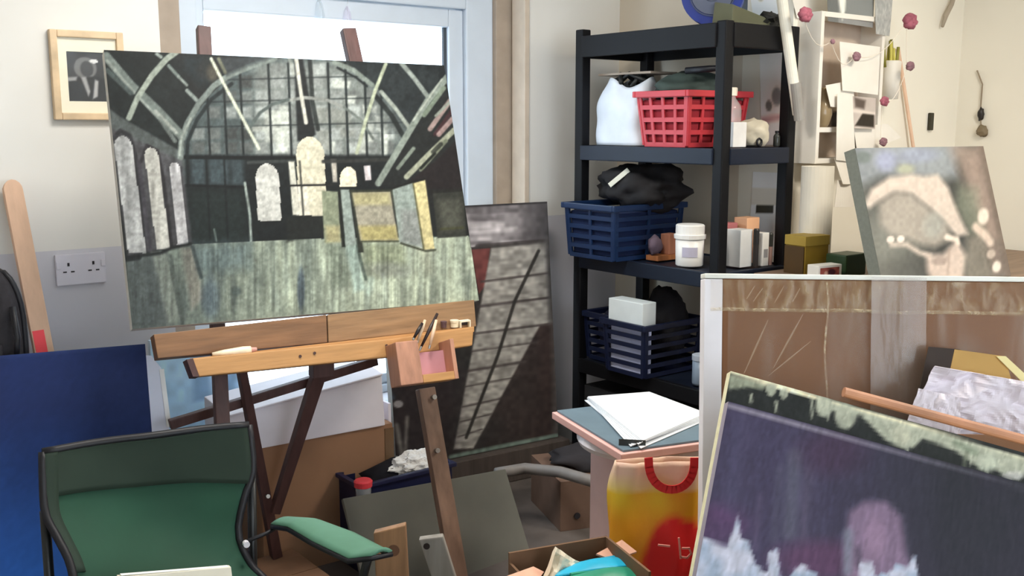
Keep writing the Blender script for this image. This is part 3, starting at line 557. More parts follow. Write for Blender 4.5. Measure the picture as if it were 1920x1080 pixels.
wbp = [(240, 664), (284, 667), (302, 690), (317, 800), (345, 1010), (240, 1010)]
wb_ = thing('white_board', 'white edged board showing behind the right edge of the navy canvas', 'board', FN.at(300, 800, .06))
pq = [(lambda l: (l[0], l[2]))(FN.loc(FN.at(*p, .056))) for p in wbp]; zf_ = -.07*0
pq[4] = (pq[4][0], .03); pq[5] = (pq[5][0], .03)
MB().prism(pq, FN, .053, .062).build('board_panel', mat('white_board_face', (206, 208, 224), .5, var=.04), wb_, bevel=.001)
MB().bar(FN.at(303, 692, .05), FN.at(317, 800, .05), .012, .004, side=FN.x).build('edge_tape', mat('bright_white_tape', (240, 244, 250), .4), wb_)

# brown carton with a white carton on it
FBX = Fr((1.18, 2.715, 0), rad(-3))
M_CARD = mat('brown_cardboard', (146, 110, 84), .85, var=.1, scale=4, gain=1.15); M_CARD2 = mat('cardboard_inside', (120, 90, 68), .9, var=.1, gain=1.1)
def carton(name, label, F, w, d, h, m, lidgap=True, tape=True, cat='box'):
    t = thing(name, label, cat, F.p(w/2, d/2, 0)); e = .005
    MB().box((0, 0, 0), (w, e, h), F).box((0, d-e, 0), (w, d, h), F).box((0, e, 0), (e, d-e, h), F).box((w-e, e, 0), (w, d-e, h), F).box((e, e, 0), (w-e, d-e, e), F).build('carton_body', m, t, bevel=.0015)
    if lidgap:
        MB().box((0, 0, h), (w, d/2-.002, h+.004), F).build('flap', m, t); MB().box((0, d/2+.002, h), (w, d, h+.004), F).build('flap', m, t)
    return t
bx = carton('brown_carton', 'tall brown cardboard carton behind the easel legs', FBX, .44, .32, .41, M_CARD)
MB().box((.412, -.002, 0), (.443, .15, .40), FBX).build('side_tape', mat('brown_tape', (104, 80, 56), .5), bx)
# white tilted lid box
M_WC = mat('white_card', (212, 208, 216), .6, var=.03)
wl = thing('white_carton', 'flat white carton lying tilted on top of the brown carton', 'box', FBX.p(.22, .16, .415))
fr_ = [(430, 820), (722, 782), (716, 704), (430, 782)]
A = [FBX.at(*p, -.012) for p in fr_]; zmin = .4145
A[0].z = zmin; A[1].z = zmin; dB = FBX.y*.22
MB().hexa([A[0], A[1], A[1]+dB, A[0]+dB, A[3], A[2], A[2]+dB+Vector((0, 0, .012)), A[3]+dB+Vector((0, 0, .012))]).build('carton_body', M_WC, wl, bevel=.004)
q0, q1 = A[3]+Vector((0, 0, .002)), A[2]+Vector((0, 0, .002)); n_ = (dB+Vector((0, 0, .012)))
MB().hexa([q0-FBX.y*.008, q1-FBX.y*.008, q1+n_*.55, q0+n_*.55, q0-FBX.y*.008+Vector((0, 0, .006)), q1-FBX.y*.008+Vector((0, 0, .006)), q1+n_*.5+Vector((0, 0, .014)), q0+n_*.5+Vector((0, 0, .014))]).build('lid_flap', M_WC, wl, bevel=.003)
MB().box((.443, .03, .35), (.452, .1, .47), FBX).build('corner_tab', M_WC, wl)
# flat carton on the floor where the easel's rear leg rests
ff = lb.copy(); fz = lb.z-.003
carton('flat_carton', 'low flat brown carton on the floor under the easel leg', Fr((ff.x-.27, ff.y-.30, 0), 0), .335, .325, fz-.004, mat('brown_cardboard_dark', (124, 92, 70), .85, var=.12, gain=1.1))

# navy crate with crumpled cloth and red pot
FCR = Fr((1.43, 2.565, 0), rad(0))
M_NAVY = mat('navy_plastic', (26, 30, 62), .45)
cr = thing('navy_crate', 'dark navy plastic crate standing behind the grey board', 'crate', FCR.p(.16, .09, 0)); w_, d_, h_ = .33, .14, .275
MB().box((0, 0, 0), (w_, .006, h_), FCR).box((0, d_-.006, 0), (w_, d_, h_), FCR).box((0, .006, 0), (.006, d_-.006, h_), FCR).box((w_-.006, .006, 0), (w_, d_-.006, h_), FCR).box((.006, .006, 0), (w_-.006, d_-.006, .006), FCR).build('crate_body', M_NAVY, cr)
b = MB()
for lo, hi in (((-.012, -.012, h_), (w_+.012, .004, h_+.014)), ((-.012, d_-.004, h_), (w_+.012, d_+.012, h_+.014)), ((-.012, .004, h_), (.004, d_-.004, h_+.014)), ((w_-.004, .004, h_), (w_+.012, d_-.004, h_+.014))): b.box(lo, hi, FCR)
b.build('crate_rim', M_NAVY, cr, bevel=.003)
tag(MB().blob(FCR.p(.20, .09, h_-.04), (.15, .058, .075), .35, 3, F=FCR).build('black_cloth', mat('black_cloth', (24, 24, 32), .9), smooth=True), 'black bundled cloth filling the navy crate', 'cloth')
cc = FCR.at(775, 872, .07); tag(MB().blob(cc, (.09, .045, .04), .35, 9, sub=5, fq=3.0).build('white_rag', mat('white_tissue', (236, 233, 226), .9, var=.12, scale=40, bump=.6)), 'crumpled white rag on top of the black cloth', 'rag')
rp = atz(692, 908, .305); rd = thing('red_lid_jar', 'small jar with a red lid at the front of the navy crate', 'jar', rp-Vector((0, 0, .05)))
FJ = Fr((rp.x, rp.y, rp.z-.02)); FJ.o += FCR.y*.035
MB().lathe([(.022, -.05), (.024, 0), (.02, .006)], FJ, 18).build('jar_body', film('clear_jar', (200, 205, 210), .4), rd, smooth=True); MB().lathe([(.027, .004), (.028, .02), (.024, .024)], FJ, 20).build('lid', mat('red_lid', (206, 60, 70), .4), rd)

# grey board leaning in front
FG = Fr((1.332, 2.386, .067), rad(4.7), rad(31.9), rad(-5.2)); ex_ = .085; FG.o = FG.p(0, 0, -ex_)
gb = thing('grey_board', 'dull grey green board leaning on the navy crate behind the easel leg', 'board', FG.p(.3, 0, 0))
MB().box((0, 0, 0), (.615, .012, .25+ex_), FG).build('board_panel', mat('grey_green_board', (94, 94, 88), .8, var=.14, scale=5, gain=1.1), gb, bevel=.002)
# offcuts in front of it
def offcut(name, label, pts, Y, th, m, hole, holer, cat='offcut'):
    P4 = [atY(*p, Y) for p in pts]; o = P4[3]; t = thing(name, label, cat, o)
    n = (P4[2]-P4[3]).cross(P4[0]-P4[3]).normalized()
    if n.y < 0: n = -n
    dn = (P4[3]-P4[0]).normalized(); k = P4[3].z/(-dn.z) if dn.z < -.1 else 0
    P4[2] = P4[2]+dn*k*.98; P4[3] = P4[3]+dn*k
    MB().hexa([P4[3], P4[2], P4[2]+n*th, P4[3]+n*th, P4[0], P4[1], P4[1]+n*th, P4[0]+n*th]).build('timber', m, t, bevel=.003)
    h = atY(*hole, Y); h = h - n*((h-P4[0]).dot(n)); MB().tube([h-n*.002, h+n*.004], holer, 14).build('bolt_hole' if holer < .012 else 'knot', mat('dark_hole', (36, 28, 26), .7) if holer < .012 else wood('knot_wood', (92, 64, 46)), t); return t
offcut('timber_offcut', 'grey timber offcut with a dark bolt hole beside the easel leg', [(785, 1012), (830, 1006), (846, 1078), (808, 1080)], 2.05, .02, wood('grey_offcut', (124, 120, 114)), (800, 1024), .007)
k_ = offcut('knotty_offcut', 'brown timber offcut with a round knot by the chair arm', [(700, 1000), (760, 985), (768, 1078), (704, 1080)], 2.0, .022, wood('brown_offcut', (126, 94, 66), var=.35), (738, 1032), .0125)
# dark cardboard box on the floor beyond the board
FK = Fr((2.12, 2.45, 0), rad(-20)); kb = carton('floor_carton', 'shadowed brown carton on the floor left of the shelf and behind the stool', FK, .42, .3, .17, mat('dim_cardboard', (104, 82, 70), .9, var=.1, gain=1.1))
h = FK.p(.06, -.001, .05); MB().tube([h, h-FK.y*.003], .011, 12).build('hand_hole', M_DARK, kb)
pp = [atY(930, 905, 3.25), atY(985, 890, 3.3), atY(1050, 885, 3.2), atY(1120, 905, 3.05)]
for p in pp: p.z = max(p.z, .2)
tag(MB().tube([pp[0].lerp(pp[1], t) for t in (0, .5)]+[pp[1].lerp(pp[2], t) for t in (0, .5)]+[pp[2].lerp(pp[3], t) for t in (0, .5, 1)], .019, 12).build('grey_hose', mat('grey_hose', (110, 106, 104), .5), smooth=True), 'grey hose lying across the carton on the floor', 'hose')
tag(MB().blob(FK.p(.2, .16, .2), (.16, .1, .035), .4, 5, F=FK).build('dark_rag', mat('dark_rag', (40, 38, 42), .9), smooth=True), 'dark rag heaped on the floor carton under the hose', 'rag')

# ================================================================== GREEN CAMPING CHAIR
M_GRN = mat('green_canvas', (24, 66, 48), .75, var=.12, scale=6, gain=1.0, bump=.15); M_GRN2 = mat('dark_green_canvas', (32, 48, 38), .8, var=.12, scale=6, gain=1.0, bump=.15); M_TEAL = mat('teal_green_canvas', (86, 132, 110), .7, var=.08, gain=1.0); M_TUBE = mat('black_steel_tube', (22, 24, 26), .35)
lf = [(80, 848), (81, 905), (86, 965), (110, 1012), (131, 1055), (142, 1110), (150, 1190), (152, 1240)]
rg = [(467, 797), (475, 880), (458, 933), (447, 1000), (470, 1058), (500, 1090), (520, 1130), (525, 1180)]
LP = [atY(x, y, 1.95-.022*i) for i, (x, y) in enumerate(lf)]; RP = [atY(x, y, 2.16-.022*i) for i, (x, y) in enumerate(rg)]
def spl(P, t):
    t = min(max(t, 0), 1)*(len(P)-1); i = min(int(t), len(P)-2); f = t-i
    p0, p1, p2, p3 = P[max(i-1, 0)], P[i], P[i+1], P[min(i+2, len(P)-1)]
    return .5*((2*p1)+(-p0+p2)*f+(2*p0-5*p1+4*p2-p3)*f*f+(-p0+3*p1-3*p2+p3)*f**3)
side_ = (RP[0]-LP[0]).normalized(); back_ = Vector((0, 0, 1)).cross(side_).normalized()    # points away from the viewer
base_c = (LP[-1]+RP[-1])/2
ch = thing('camping_chair', 'green folding camping chair with black piping and a teal armrest in the left foreground', 'chair', (base_c.x, base_c.y, 0))
def cb(s, t):
    p = spl(LP, t).lerp(spl(RP, t), s); sag = .045*math.sin(PI*s)*math.sin(PI*min(1, .15+t)); r = .006*math.sin(9*s+5*t)*math.sin(PI*s); return p + back_*(sag+r)
T1 = .21
MB().sheet(lambda s, t: cb(s, t*T1)-back_*.004, 24, 8).build('head_band', M_GRN2, ch, smooth=True, thick=.006)
MB().sheet(lambda s, t: cb(s, T1*.9+t*(1-T1*.9)), 24, 28).build('backrest', M_GRN, ch, smooth=True, thick=.004)
MB().sheet(lambda s, t: cb(s*.065, t*.62)-back_*.006, 3, 20).build('side_hem', M_GRN2, ch, smooth=True, thick=.004)
for s in (0, 1): MB().tube([cb(s, t/20) for t in range(21)], .0085, 8).build('piping', M_BLK2, ch, smooth=True)
MB().tube([cb(s/16, 0) for s in range(17)], .009, 8).build('piping', M_BLK2, ch, smooth=True)
fwd = -back_; zs = .30
sl, sr = LP[-1].copy(), RP[-1].copy()
MB().sheet(lambda s, t: (sl.lerp(sr, s)+fwd*(.36*t)+Vector((0, 0, -.03*math.sin(PI*s)*math.sin(PI*t)+.05*t))), 14, 12).build('seat', M_GRN, ch, smooth=True, thick=.006)
fl_, fr2 = sl+fwd*.36+Vector((0, 0, .05)), sr+fwd*.36+Vector((0, 0, .05))
def ground(p): return Vector((p.x, p.y, .012))
for nm, a, e in (('back_post', LP[2]+back_*.02, LP[2]+back_*.03), ('back_post', RP[1]+back_*.015, RP[1]+back_*.03)):
    MB().tube([a, ground(e+back_*.04)], .010, 10).build(nm, M_TUBE, ch, smooth=True)
for a, e in ((fl_, ground(sl+back_*.10)), (fr2, ground(sr+back_*.10)), (sl, ground(fl_)), (sr, ground(fr2)), (fl_, ground(fr2)), (fr2+Vector((0, 0, .002)), ground(fl_)+fwd*.02)):
    MB().tube([a, e], .009, 8).build('leg', M_TUBE, ch, smooth=True)
for p in (ground(sl+back_*.10), ground(sr+back_*.10), ground(fl_), ground(fr2)): MB().lathe([(.018, -.012), (.018, .012), (.012, .02)], Fr(p), 12).build('foot', M_BLK2, ch)
# armrest
ac = [atY(532, 972, 2.14), atY(570, 975, 2.06), atY(625, 1000, 1.97), atY(690, 1032, 1.88), atY(716, 1030, 1.85)]
aw = [.056, .070, .088, .080, .04]
sd = side_
def arm(s, t):
    i = min(int(t*4), 3); f = t*4-i; p = ac[i].lerp(ac[i+1], f); w = aw[i]*(1-f)+aw[i+1]*f; return p+sd*((s-.5)*w)+Vector((0, 0, -.01*(2*s-1)**2))
MB().sheet(arm, 6, 24).build('armrest', M_TEAL, ch, smooth=True, thick=.008)
MB().tube([arm(0, t/16)-Vector((0, 0, .004)) for t in range(17)]+[arm(1, 1-t/16)-Vector((0, 0, .004)) for t in range(17)], .0055, 8, closed=True).build('piping', M_BLK2, ch, smooth=True)
MB().tube([ac[3]-Vector((0, 0, .015)), ac[3]-Vector((0, 0, .05))-fwd*.02, fr2], .009, 8).build('arm_post', M_TUBE, ch, smooth=True)
MB().tube([atY(455, 1018, 2.08), atY(500, 1000, 2.12), ac[0]-Vector((0, 0, .012))], .0045, 8).build('arm_strap', M_BLK2, ch, smooth=True)
p = atY(460, 1018, 2.07); MB().tube([p, p+fwd*.012], .007, 10).build('rivet', mat('pale_rivet', (200, 198, 204), .3), ch)
# magazine standing on the seat
m0, m1 = atY(222, 1082, 1.80), atY(430, 1064, 1.93); FMG = Fr((m0.x, m0.y, 0), math.atan2((m1-m0).y, (m1-m0).x)); hz = m0.z; wz = (m1-m0).length
zb2 = (sl.z+sr.z)/2+.012
mg = thing('magazine', 'cream covered magazine propped upright on the green chair seat', 'magazine', FMG.p(wz/2, 0, zb2))
b = MB(); b.hexa([FMG.p(0, -.03, zb2), FMG.p(wz, -.03, zb2), FMG.p(wz, -.018, zb2), FMG.p(0, -.018, zb2), FMG.p(0, 0, m0.z), FMG.p(wz, 0, m1.z), FMG.p(wz, .012, m1.z), FMG.p(0, .012, m0.z)]); b.build('cover', mat('cream_cover', (206, 200, 184), .5, var=.06, scale=6), mg, bevel=.001)
b = MB(); e0 = [FMG.p(.006, .0015, m0.z+.0005), FMG.p(wz-.004, .0015, m1.z+.0005), FMG.p(wz-.004, .0105, m1.z+.0005), FMG.p(.006, .0105, m0.z+.0005)]; b.hexa(e0+[v+Vector((0, 0, .001)) for v in e0]); b.build('page_edge', mat('page_white', (232, 228, 216), .7), mg)
#PART4
# ================================================================== BLACK SHELF IN THE ALCOVE
SU0, SU1, SV0, SV1 = 2.64, 3.03, 2.245, 2.985; TZ = (1.68, 1.27, .85, .43, .05)
M_SHB = mat('black_shelf_plastic', (17, 17, 20), .5, var=.1, spec=.2, gain=1); M_SHT = mat('shelf_blue_black', (22, 30, 46), .45, spec=.3, gain=1)
sh = thing('storage_shelf', 'tall black plastic storage shelf of five tiers in the corner right of the window', 'shelf', ((SU0+SU1)/2, (SV0+SV1)/2, 0))
pw = .042
for (x, y), zt in (((SU0, SV0), 1.69), ((SU1-pw, SV0), 1.69), ((SU0, SV1-pw), 1.71), ((SU1-pw, SV1-pw), 1.69)): MB().box((x, y, 0), (x+pw, y+pw, zt)).build('post', M_SHB, sh, bevel=.005)
for i, z in enumerate(TZ):
    r = .075 if i == 0 else .052; e = .006; z0 = max(.001, z-r)
    t_ = MB().box((SU0+.012, SV0+.012, z-.022), (SU1-.012, SV1-.012, z-.001)).build('shelf_board', M_SHT, sh)
    for lo, hi in (((SU0-e, SV0+pw-.004, z0), (SU0+.014, SV1-pw+.004, z+.004)), ((SU1-.014, SV0+pw-.004, z0), (SU1+.002, SV1-pw+.004, z+.004)), ((SU0+pw-.004, SV0-e, z0), (SU1-pw+.004, SV0+.014, z+.004)), ((SU0+pw-.004, SV1-.014, z0), (SU1-pw+.004, SV1+e, z+.004))): MB().box(lo, hi).build('rim', M_SHB if i not in (1, 2) else M_SHT, t_, bevel=.004)

def basket(name, label, lo, hi, m, taper=.02, rows=4, cols=5, rim=.022, floor=True, cat='basket', fill=None, group=None):
    """plastic laundry-type basket: lattice walls, rim, floor"""
    (x0, y0, z0), (x1, y1, z1) = lo, hi; t = thing(name, label, cat, ((x0+x1)/2, (y0+y1)/2, z0), group); h = z1-z0; r = .006
    def wp(a, f):   # a: corner param 0..4 round the basket, f height 0..1
        k = taper*(1-f); X0, Y0, X1, Y1 = x0+k, y0+k, x1-k, y1-k; C = [(X0, Y0), (X1, Y0), (X1, Y1), (X0, Y1), (X0, Y0)]; i = min(int(a), 3); q = a-i
        return Vector((C[i][0]*(1-q)+C[i+1][0]*q, C[i][1]*(1-q)+C[i+1][1]*q, z0+h*f))
    cen = Vector(((x0+x1)/2, (y0+y1)/2, 0))
    for side in range(4):
        b = MB()
        nn = Vector(((0, -1, 0), (1, 0, 0), (0, 1, 0), (-1, 0, 0))[side])
        for j in range(rows+1):
            f = .03+.9*j/rows; b.bar(wp(side+.02, f), wp(side+.98, f), r, .016 if j < rows else .02, side=nn)
        for j in range(cols+1):
            q = j/cols; q = min(max(q, .02), .98); b.bar(wp(side+q, .02), wp(side+q, .95), .012 if 0 < j < cols else .022, r, side=nn.cross(Vector((0, 0, 1))))
        b.build('lattice_wall', m, t)
    b = MB(); o = .014
    for q in ((x0-o, y0-o, x1+o, y0), (x0-o, y1, x1+o, y1+o), (x0-o, y0, x0, y1), (x1, y0, x1+o, y1)): b.box((q[0], q[1], z1-rim), (q[2], q[3], z1))
    b.build('rim', m, t, bevel=.003)
    k = taper; MB().box((x0+k, y0+k, z0), (x1-k, y1-k, z0+.006)).build('base', m, t)
    return t
def lining(name, label, lo, hi, m, taper):
    (x0, y0, z0), (x1, y1, z1) = lo, hi; k = taper
    return tag(MB().hexa([Vector(q) for q in ((x0+k, y0+k, z0), (x1-k, y0+k, z0), (x1-k, y1-k, z0), (x0+k, y1-k, z0), (x0, y0, z1), (x1, y0, z1), (x1, y1, z1), (x0, y1, z1))]).build(name, m, bevel=.01), label, 'cloth')
def fill(name, label, lo, hi, m, cat, zt=None, amp=.25, seed=1):
    return tag(MB().blob(((lo[0]+hi[0])/2, (lo[1]+hi[1])/2, (lo[2]+hi[2])/2), ((hi[0]-lo[0])/2, (hi[1]-lo[1])/2, (hi[2]-lo[2])/2), amp, seed, sub=4, fq=2).build(name, m, smooth=True), label, cat)
# --- top of the shelf
rc = atu(1337, -6, 2.73); rr = .105; rc.z = 1.685+rr; rl = thing('blue_reel', 'round blue plastic cable reel standing on top of the shelf', 'reel', (rc.x, rc.y, 1.685))
axd = Vector((-.80, -.6, 0)).normalized(); FRl = Fr(rc); FRl.z = axd; FRl.x = Vector((0, 0, 1)); FRl.y = FRl.z.cross(FRl.x)
M_BLUE = mat('blue_plastic', (30, 48, 124), .3, gain=1.05)
MB().lathe([(rr-.022, -.03), (rr, -.03), (rr, -.022), (rr-.012, -.018), (rr-.012, .018), (rr, .022), (rr, .03), (rr-.022, .03)], FRl, 40).build('reel_rim', M_BLUE, rl, smooth=False)
MB().lathe([(.07, .028), (.07, .034), (.03, .036), (.026, .032)], FRl, 32).build('hub_disk', mat('grey_hub', (74, 80, 98), .4), rl); MB().lathe([(.022, .033), (.02, .041), (.014, .043)], FRl, 20).build('hub_cap', mat('dark_hub', (36, 36, 52), .4), rl)
MB().lathe([(rr-.03, .0295), (rr-.028, .033), (.072, .033), (.071, .0295)], FRl, 32).build('wound_cable', mat('slate_cable', (44, 54, 84), .5), rl)
p = atu(1388, 38, 2.75); tag(MB().box((2.76, 2.33, 1.685), (2.85, 2.41, 1.80)).build('slate_box', mat('slate_card', (54, 64, 78), .7), bevel=.006), 'slate blue box standing behind the reel on the shelf top', 'box')
tag(MB().hexa([Vector(q) for q in ((2.70, 2.27, 1.685), (2.98, 2.27, 1.685), (2.98, 2.36, 1.685), (2.70, 2.36, 1.685), (2.70, 2.27, 1.745), (2.96, 2.28, 1.70), (2.96, 2.35, 1.70), (2.70, 2.35, 1.76))]).build('folder_wedge', mat('olive_cover', (84, 84, 64), .8), bevel=.004), 'olive wedge of folded cloth at the right end of the shelf top', 'cloth')
tag(MB().blob((2.94, 2.30, 1.70), (.07, .035, .03), .8, 22, sub=3, fq=4).build('black_netting', mat('black_netting', (30, 30, 28), .8)), 'black scrap of netting at the right corner of the shelf top', 'netting')
# --- second tier
z = TZ[1]+.006
bg0 = atu(1134, 220, 2.76); wb = thing('white_bag', 'crumpled white plastic bag with grey shadow at the left end of the second tier', 'plastic bag', (2.76, 2.81, z))
b = MB()
def bagf(s, t):
    a = s*2*PI; q = (abs(math.cos(a))**4+abs(math.sin(a))**4)**-.25; rx, ry = .105, .125; n = mnoise.noise(Vector((math.cos(a)*1.3, math.sin(a)*1.3, t*2.5+4)))*.18
    f = (1-.25*t**3)*(1+n*(.4+t)); zz = z+.232*t + (.02*math.sin(a*3)*t*t)
    return Vector((2.765+q*rx*math.cos(a)*f*.9, 2.80+q*ry*math.sin(a)*f, zz))
b.sheet(bagf, 48, 18); b.build('bag_film', mat('white_plastic_bag', (204, 210, 220), .4, var=.08, scale=9, bump=.2), wb, smooth=True, thick=.002)
b = MB()
for k in range(5): a = k*1.25; b.tube([Vector((2.765+.06*math.cos(a), 2.80+.08*math.sin(a), z+.215)), Vector((2.76+.03*math.cos(a+1), 2.80+.05*math.sin(a+1), z+.265)), Vector((2.765+.07*math.cos(a+2), 2.80+.1*math.sin(a+2), z+.232))], .009, 8)
b.build('cable_bundle', mat('black_cable', (30, 32, 32), .5), wb, smooth=True, label='black cables poking out of the bag')
tag(MB().box((2.72, 2.66, z+.262), (2.86, 2.94, z+.27)).build('grey_folder', mat('warm_grey_card', (150, 138, 126), .8)), 'warm grey card lying across the white bag', 'card')
M_RED = mat('red_plastic', (186, 58, 66), .4, var=.05, gain=1.2)
bk = basket('red_basket', 'red lattice plastic basket on the second tier', (2.665, 2.425, z), (2.985, 2.67, z+.195), M_RED, cols=4)
lining('red_cloth', 'dark red cloth packed inside the red basket', (2.675, 2.435, z+.012), (2.975, 2.66, z+.165), mat('dark_red_cloth', (138, 36, 46), .9), .018)
fill('green_cloth', 'dark grey green folded cloth on top of the red basket', (2.68, 2.43, z+.15), (2.97, 2.68, z+.262), mat('grey_green_cloth', (56, 68, 64), .9, bump=.2), 'cloth', amp=.2, seed=6)
p0, p1 = Vector((2.70, 2.47, z+.262)), Vector((2.74, 2.33, z+.268)); tag(MB().tube([p0, p0.lerp(p1, .6), p1], [.012, .012, .008], 10).build('black_torch', M_BLK2, smooth=True), 'black torch lying on the folded cloth above the red basket', 'torch')
def bottle(name, label, x, y, z, r, h, m, capm, group=None, neck=.45, cat='bottle', caplab=None):
    t = thing(name, label, cat, (x, y, z), group); F = Fr((x, y, z))
    MB().lathe([(r*.92, 0), (r, .004), (r, h*.62), (r*.9, h*.7), (r*neck, h*.82), (r*neck, h*.88)], F, 20).build('bottle_body', m, t, smooth=True)
    MB().lathe([(r*neck*1.25, h*.86), (r*neck*1.3, h*.99), (r*neck*1.1, h)], F, 16).build('cap', capm, t); return t
M_CLR = film('clear_plastic', (214, 206, 204), .38, rough=.1); M_CREAM = mat('cream_plastic', (222, 208, 190), .5)
bottle('clear_bottle', 'clear plastic bottle with a cream cap in front of the red basket', 2.83, 2.375, z, .038, .205, M_CLR, M_CREAM)
tag(MB().box((2.735, 2.28, z), (2.805, 2.345, z+.085)).build('white_carton_pack', mat('white_pack', (214, 210, 206), .5), bevel=.003), 'small white carton standing right of the front post on the second tier', 'carton')
tag(MB().blob((2.885, 2.315, z+.045), (.06, .05, .048), .3, 12, flat=-.045).build('linen_bag', mat('beige_linen', (190, 180, 160), .9, bump=.3), smooth=True), 'small beige linen bundle at the right end of the second tier', 'bundle')
bottle('dark_dropper', 'tiny dark dropper bottle beside the beige bundle', 2.968, 2.278, z, .012, .055, mat('dark_glass', (44, 46, 44), .2), M_BLK2)
t = thing('tape_roll', 'small dark tape roll lying before the beige bundle', 'tape', (2.87, 2.266, z)); FT = Fr((2.865, 2.272, z+.016)); FT.z = Vector((0, -1, 0)); FT.x = Vector((1, 0, 0)); FT.y = FT.z.cross(FT.x)
MB().tube([FT.p(.0125*math.cos(k*PI/8), .0125*math.sin(k*PI/8), 0) for k in range(16)], .004, 6, closed=True).build('roll', M_BLK2, t, smooth=True)
# --- third tier
z = TZ[2]+.006
M_NB = mat('blue_basket_plastic', (24, 46, 82), .35, gain=1.0); M_NBD = mat('navy_basket_plastic', (20, 28, 56), .4, gain=1.0)
basket('blue_basket', 'blue lattice basket overhanging the left end of the third tier', (2.555, 2.665, z), (2.915, 2.935, z+.205), M_NB, taper=.012, cols=2, rows=5)
lining('navy_lining', 'dark navy cloth filling the blue basket', (2.566, 2.676, z+.012), (2.905, 2.925, z+.175), mat('navy_cloth', (18, 32, 66), .9), .011)
fill('black_bundle', 'black bundled jacket piled above the blue basket', (2.66, 2.60, z+.175), (2.94, 2.93, z+.345), mat('black_jacket', (26, 24, 26), .8, bump=.2), 'jacket', amp=.35, seed=8)
tag(MB().bar((2.655, 2.80, z+.27), (2.69, 2.735, z+.33), .018, .006).build('paper_tag', mat('tag_white', (226, 222, 206), .6)), 'white paper tag on the black jacket', 'tag')
p = (2.76, 2.628); t = thing('block_pile', 'pair of brown wooden blocks beside the blue basket', 'blocks', (*p, z))
MB().box((2.70, 2.585, z), (2.86, 2.645, z+.018)).build('block', wood('orange_block', (150, 96, 60)), t); MB().box((2.765, 2.59, z+.018), (2.815, 2.635, z+.095)).build('block', wood('tan_block', (146, 98, 78)), t, bevel=.004)
tag(MB().blob((2.715, 2.615, z+.055), (.03, .02, .036), .3, 4, flat=-.036).build('mauve_pouch', mat('mauve_cloth', (92, 78, 92), .8), smooth=True), 'small mauve pouch beside the brown blocks', 'pouch')
t = thing('white_tub', 'white plastic tub with a wide lid at the front of the third tier', 'tub', (2.70, 2.43, z)); FT = Fr((2.705, 2.435, z))
M_WT = mat('white_tub_plastic', (222, 220, 216), .35, var=.03)
MB().lathe([(.046, 0), (.049, .004), (.051, .10)], FT, 28).build('tub_body', M_WT, t, smooth=True); MB().lathe([(.056, .098), (.057, .112), (.051, .114), (.051, .144), (.047, .148)], FT, 28).build('lid', M_WT, t)
MB().sheet(lambda s, v: FT.p(.0512*math.cos(PI+.2+s*1.1), .0512*math.sin(PI+.2+s*1.1), .035+.035*v), 10, 2).build('label_patch', mat('pale_violet_label', (176, 172, 190), .5), t, thick=.0006)
items = []
tag(MB().box((2.80, 2.285, z), (2.865, 2.35, z+.132)).build('white_book_box', mat('white_card_box', (206, 204, 200), .5, var=.06), bevel=.002), 'white card box just right of the front post on the third tier', 'box')
for i, (x, y, r, h, c1, c2, lb_, nm) in enumerate(((2.868, 2.272, .010, .135, (40, 34, 32), (30, 28, 28), 'tall black marker pen standing beside the white card box', 'marker_pen'), (2.945, 2.272, .0105, .115, (150, 120, 112), (44, 44, 40), 'slim tube with a black cap near the right post', 'slim_tube'))):
    t = thing(nm, lb_, 'pen', (x, y, z)); F = Fr((x, y, z)); MB().lathe([(r, 0), (r, h*.58)], F, 14).build('barrel', mat(nm+'_b', c1, .4), t, smooth=False); MB().lathe([(r*1.05, h*.58), (r*1.05, h*.96), (r*.8, h)], F, 14).build('cap', mat(nm+'_c', c2, .4), t)
t = tag(MB().box((2.893, 2.262, z), (2.928, 2.30, z+.118)).build('narrow_white_box', mat('narrow_white', (216, 212, 204), .5), bevel=.002), 'narrow white box with grey print between the marker and the tube', 'box')
MB().box((2.90, 2.2605, z+.03), (2.921, 2.2619, z+.06)).build('print_patch', mat('grey_print', (140, 136, 134), .6), t)
tag(MB().box((2.90, 2.34, z), (2.97, 2.40, z+.165)).build('pink_orange_box', mat('salmon_card', (226, 168, 130), .6, var=.1), bevel=.003), 'orange and salmon box behind the narrow white box', 'box')
tag(MB().box((2.82, 2.37, z), (2.885, 2.43, z+.148)).build('rose_box', mat('rose_card', (160, 96, 96), .6), bevel=.003), 'dull rose box behind the white card box', 'box')
bottle('dark_bottle', 'dark bottle with pale blue cap right of the white tub', 2.745, 2.345, z, .020, .155, mat('green_black_glass', (44, 52, 48), .2), mat('pale_blue_cap', (176, 190, 204), .4))
# --- fourth tier
z = TZ[3]+.006
basket('navy_basket', 'navy lattice basket at the front of the fourth tier with papers showing', (2.585, 2.53, z), (2.89, 2.745, z+.20), M_NBD, taper=.012, cols=1, rows=5, group='navy baskets on the fourth tier')
pb_ = thing('paper_block', 'stack of pale lilac papers standing inside the front navy basket', 'papers', (2.62, 2.64, z+.01))
for k in range(4): MB().box((2.604+k*.010, 2.552, z+.012), (2.6115+k*.010, 2.725, z+.184-.003*k)).build('paper_sheaf', mat('lilac_paper', (190, 194, 220), .8, var=.06), pb_)
t = thing('white_box', 'white card box sticking up out of the front navy basket', 'box', (2.62, 2.64, z+.2)); MB().box((2.598, 2.556, z+.188), (2.668, 2.735, z+.275)).build('card_box', mat('bluish_white_card', (216, 230, 246), .5, var=.04), t, bevel=.003)
fill('black_fabric', 'black fabric heaped at the back of the front navy basket', (2.755, 2.55, z+.03), (2.88, 2.74, z+.30), mat('black_fabric', (24, 22, 26), .9), 'fabric', amp=.3, seed=14)
basket('navy_basket', 'navy lattice basket at the far left of the fourth tier behind the front one', (2.665, 2.775, z), (2.96, 2.94, z+.19), M_NBD, taper=.012, cols=1, rows=5, group='navy baskets on the fourth tier')
